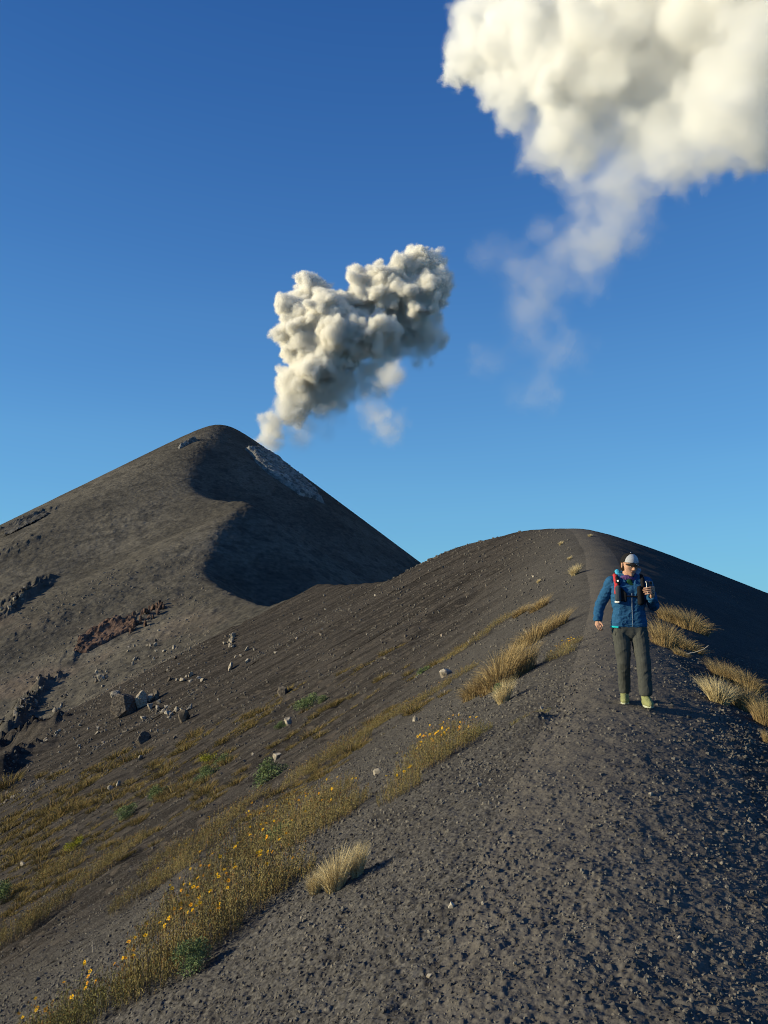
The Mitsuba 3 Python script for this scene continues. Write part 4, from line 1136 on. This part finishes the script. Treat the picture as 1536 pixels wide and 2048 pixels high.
# ---- scarf and hood round the neck
ring = [(.082 * math.cos(a), .068 * math.sin(a) - .012, 1.468 + .014 * math.sin(a * 3 + 1) + .022 * math.sin(a)) for a in np.linspace(0, 2 * math.pi, 19)]
wear('person__scarf', chain(*[(*p, .024 + .004 * math.sin(7 * k)) for k, p in enumerate(ring)]), 'scarf_cloth', length=.010, smooth=3, wrinkle=.007, size=.035, seed=4)
wear('person__hood', lump((-.09, .075, 1.49, .03), (-.115, .03, 1.535, .022), (-.10, .02, 1.50, .026), (-.04, .10, 1.50, .03)), 'hood_cyan', length=.012, smooth=2, wrinkle=.010, size=.04, seed=5)
wear('person__hood_001', lump((.09, .07, 1.49, .03), (.128, .03, 1.548, .022), (.10, .02, 1.51, .024), (.04, .10, 1.50, .03)), 'hood_pale', length=.012, smooth=2, wrinkle=.010, size=.04, seed=6)
labels['person__hood_001'] = {'label': 'pale grey blue side of the hood'}
# ---- running vest: straps, flask pockets, pack on the back
strap = chain((-.125, .07, 1.455, .022), (-.150, -.01, 1.485, .024), (-.152, -.075, 1.445, .024), (-.150, -.125, 1.37, .024), (-.160, -.142, 1.28, .024))
wear('person__vest_strap', strap, 'strap_red', length=.012, smooth=4, wrinkle=.004, size=.04, seed=1)
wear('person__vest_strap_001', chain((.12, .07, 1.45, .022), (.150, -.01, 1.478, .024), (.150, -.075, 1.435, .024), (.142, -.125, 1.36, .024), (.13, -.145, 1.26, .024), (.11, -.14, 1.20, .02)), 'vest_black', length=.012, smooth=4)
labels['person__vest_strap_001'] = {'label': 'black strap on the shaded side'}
wear('person__strap_pad', lump((-.142, -.085, 1.455, .022), (-.138, -.125, 1.40, .026), (-.13, -.13, 1.385, .02)), 'vest_black', length=.012, smooth=2)
wear('person__strap_label', lump((-.146, -.140, 1.425, .004), (-.132, -.146, 1.425, .004), (-.146, -.148, 1.410, .004), (-.132, -.152, 1.410, .004)), 'white_tag', length=.02, smooth=0)
wear('person__flask', lump((-.150, -.150, 1.335, .026), (-.140, -.155, 1.34, .026), (-.152, -.148, 1.21, .031), (-.140, -.150, 1.205, .031)), 'flask_grey', length=.012, smooth=3)
wear('person__flask_001', lump((.098, -.155, 1.33, .030), (.112, -.15, 1.31, .03), (.105, -.148, 1.17, .034), (.118, -.14, 1.17, .03)), 'vest_black', length=.012, smooth=3)
wear('person__flask__base', lump((-.170, -.135, 1.176, .014), (-.14, -.158, 1.178, .016)), 'white_tag', length=.012, smooth=2)
wear('person__vest_panel', lump((-.105, -.148, 1.33, .012), (-.06, -.158, 1.27, .012), (-.062, -.150, 1.19, .014), (-.115, -.142, 1.20, .014)), 'vest_black', length=.012, smooth=2)
wear('person__chest_strap', chain((-.06, -.158, 1.245, .008), (0, -.163, 1.24, .008), (.09, -.158, 1.235, .008)), 'vest_black', length=.012, smooth=0)
wear('person__backpack', lump((-.11, .15, 1.40, .05), (.11, .15, 1.40, .05), (-.10, .16, 1.12, .05), (.10, .16, 1.12, .05), (0, .19, 1.28, .05)), 'vest_black', length=.03, smooth=2)
# ---- trousers and shoes
tr = add(lump((-.095, 0, .93, .095), (.082, 0, .93, .095), (-.105, .0, .83, .098), (.092, .0, .83, .098)),
         chain((-.105, 0, .84, .098), (-.096, -.025, .64, .084), (-.088, -.02, .49, .069), (-.076, .07, .30, .062), (-.066, .13, .165, .061)),
         chain((.095, 0, .84, .098), (.108, -.06, .64, .086), (.112, -.13, .49, .073), (.119, -.135, .30, .069), (.121, -.14, .165, .068)))
tr = tr.trim_by_plane([0, 0, 1], .128)
wear('person__trousers', tr, 'trouser_cloth', length=.012, smooth=6, wrinkle=.010, size=.13, seed=9, stretch=(1.2, 1.2, .8))
wear('person__trousers__pocket_flap', lump((-.205, -.03, .835, .008), (-.175, -.075, .825, .008), (-.18, -.07, .80, .008), (-.205, -.03, .81, .008)), 'trouser_cloth', length=.02, smooth=0)
for k, (ax, ay, tx_, ty_, z) in enumerate(((-.066, .14, -.100, -.06, .004), (.122, -.13, .132, -.335, -.006))):
    q = '' if k == 0 else '_001'
    d = np.array([tx_ - ax, ty_ - ay]); L = np.linalg.norm(d); d = d / L
    n_ = np.array([-d[1], d[0]])
    S = lambda f, s, zz, r: (ax + d[0] * f + n_[0] * s, ay + d[1] * f + n_[1] * s, z + zz, r)
    shoe = add(lump(S(-.05, 0, .062, .034), S(0, 0, .10, .042), S(.06, 0, .072, .040), S(.14, .016, .048, .030), S(.14, -.016, .048, .030), S(.19, 0, .042, .028), S(-.05, 0, .04, .034)), chain(S(-.01, 0, .09, .044), S(-.01, 0, .135, .046)))
    wear(f'person__shoe{q}', shoe, 'shoe_yellow', length=.012, smooth=4, wrinkle=.004, size=.03, seed=20 + k)
    sole = lump(S(-.058, .012, .014, .014), S(-.058, -.012, .014, .014), S(.05, .032, .014, .014), S(.05, -.030, .014, .014), S(.14, .034, .016, .014), S(.14, -.034, .016, .014), S(.20, 0, .022, .016))
    wear(f'person__shoe{q}__sole', sole, 'sole', length=.02, smooth=0)
    for j in range(3):
        wear(f'person__shoe{q}__lace' + ('' if j == 0 else f'_{j:03d}'), chain(S(.045 + .03 * j, .024, .108 - .018 * j, .004), S(.05 + .03 * j, -.024, .108 - .018 * j, .004)), 'cap_grey', length=.02, smooth=0)
# ---- the phone in the hand
ph = MF.batch_hull([ball((x, y, z), .004, 12) for x in (-.034, .034) for y in (-.0006, .0006) for z in (-.073, .073)])
PH = lambda m: m.rotate([-14, 0, 16]).translate(P0.tolist())
tag('phone', 'dark mobile phone held up in the left hand of the walker', 'mobile phone')
scene['phone__case'] = ply(skin_mesh(PH(ph), .03, 0), 'phone_glass', smooth=40, to_world=WALK)
rim = MF.batch_hull([ball((x, 0, z), .0042, 12) for x in (-.0345, .0345) for z in (-.0735, .0735)]) - MF.cube([.070, .03, .1485], True)
scene['phone__edge_frame'] = ply(skin_mesh(PH(rim), .03, 0), 'phone_edge', smooth=30, to_world=WALK)
scene['phone__camera_lens'] = ply(skin_mesh(PH(MF.batch_hull([ball((x, -.004, z), .004, 10) for x in (.008, .024) for z in (.045, .062)])), .03, 0), 'cap_black', smooth=30, to_world=WALK)
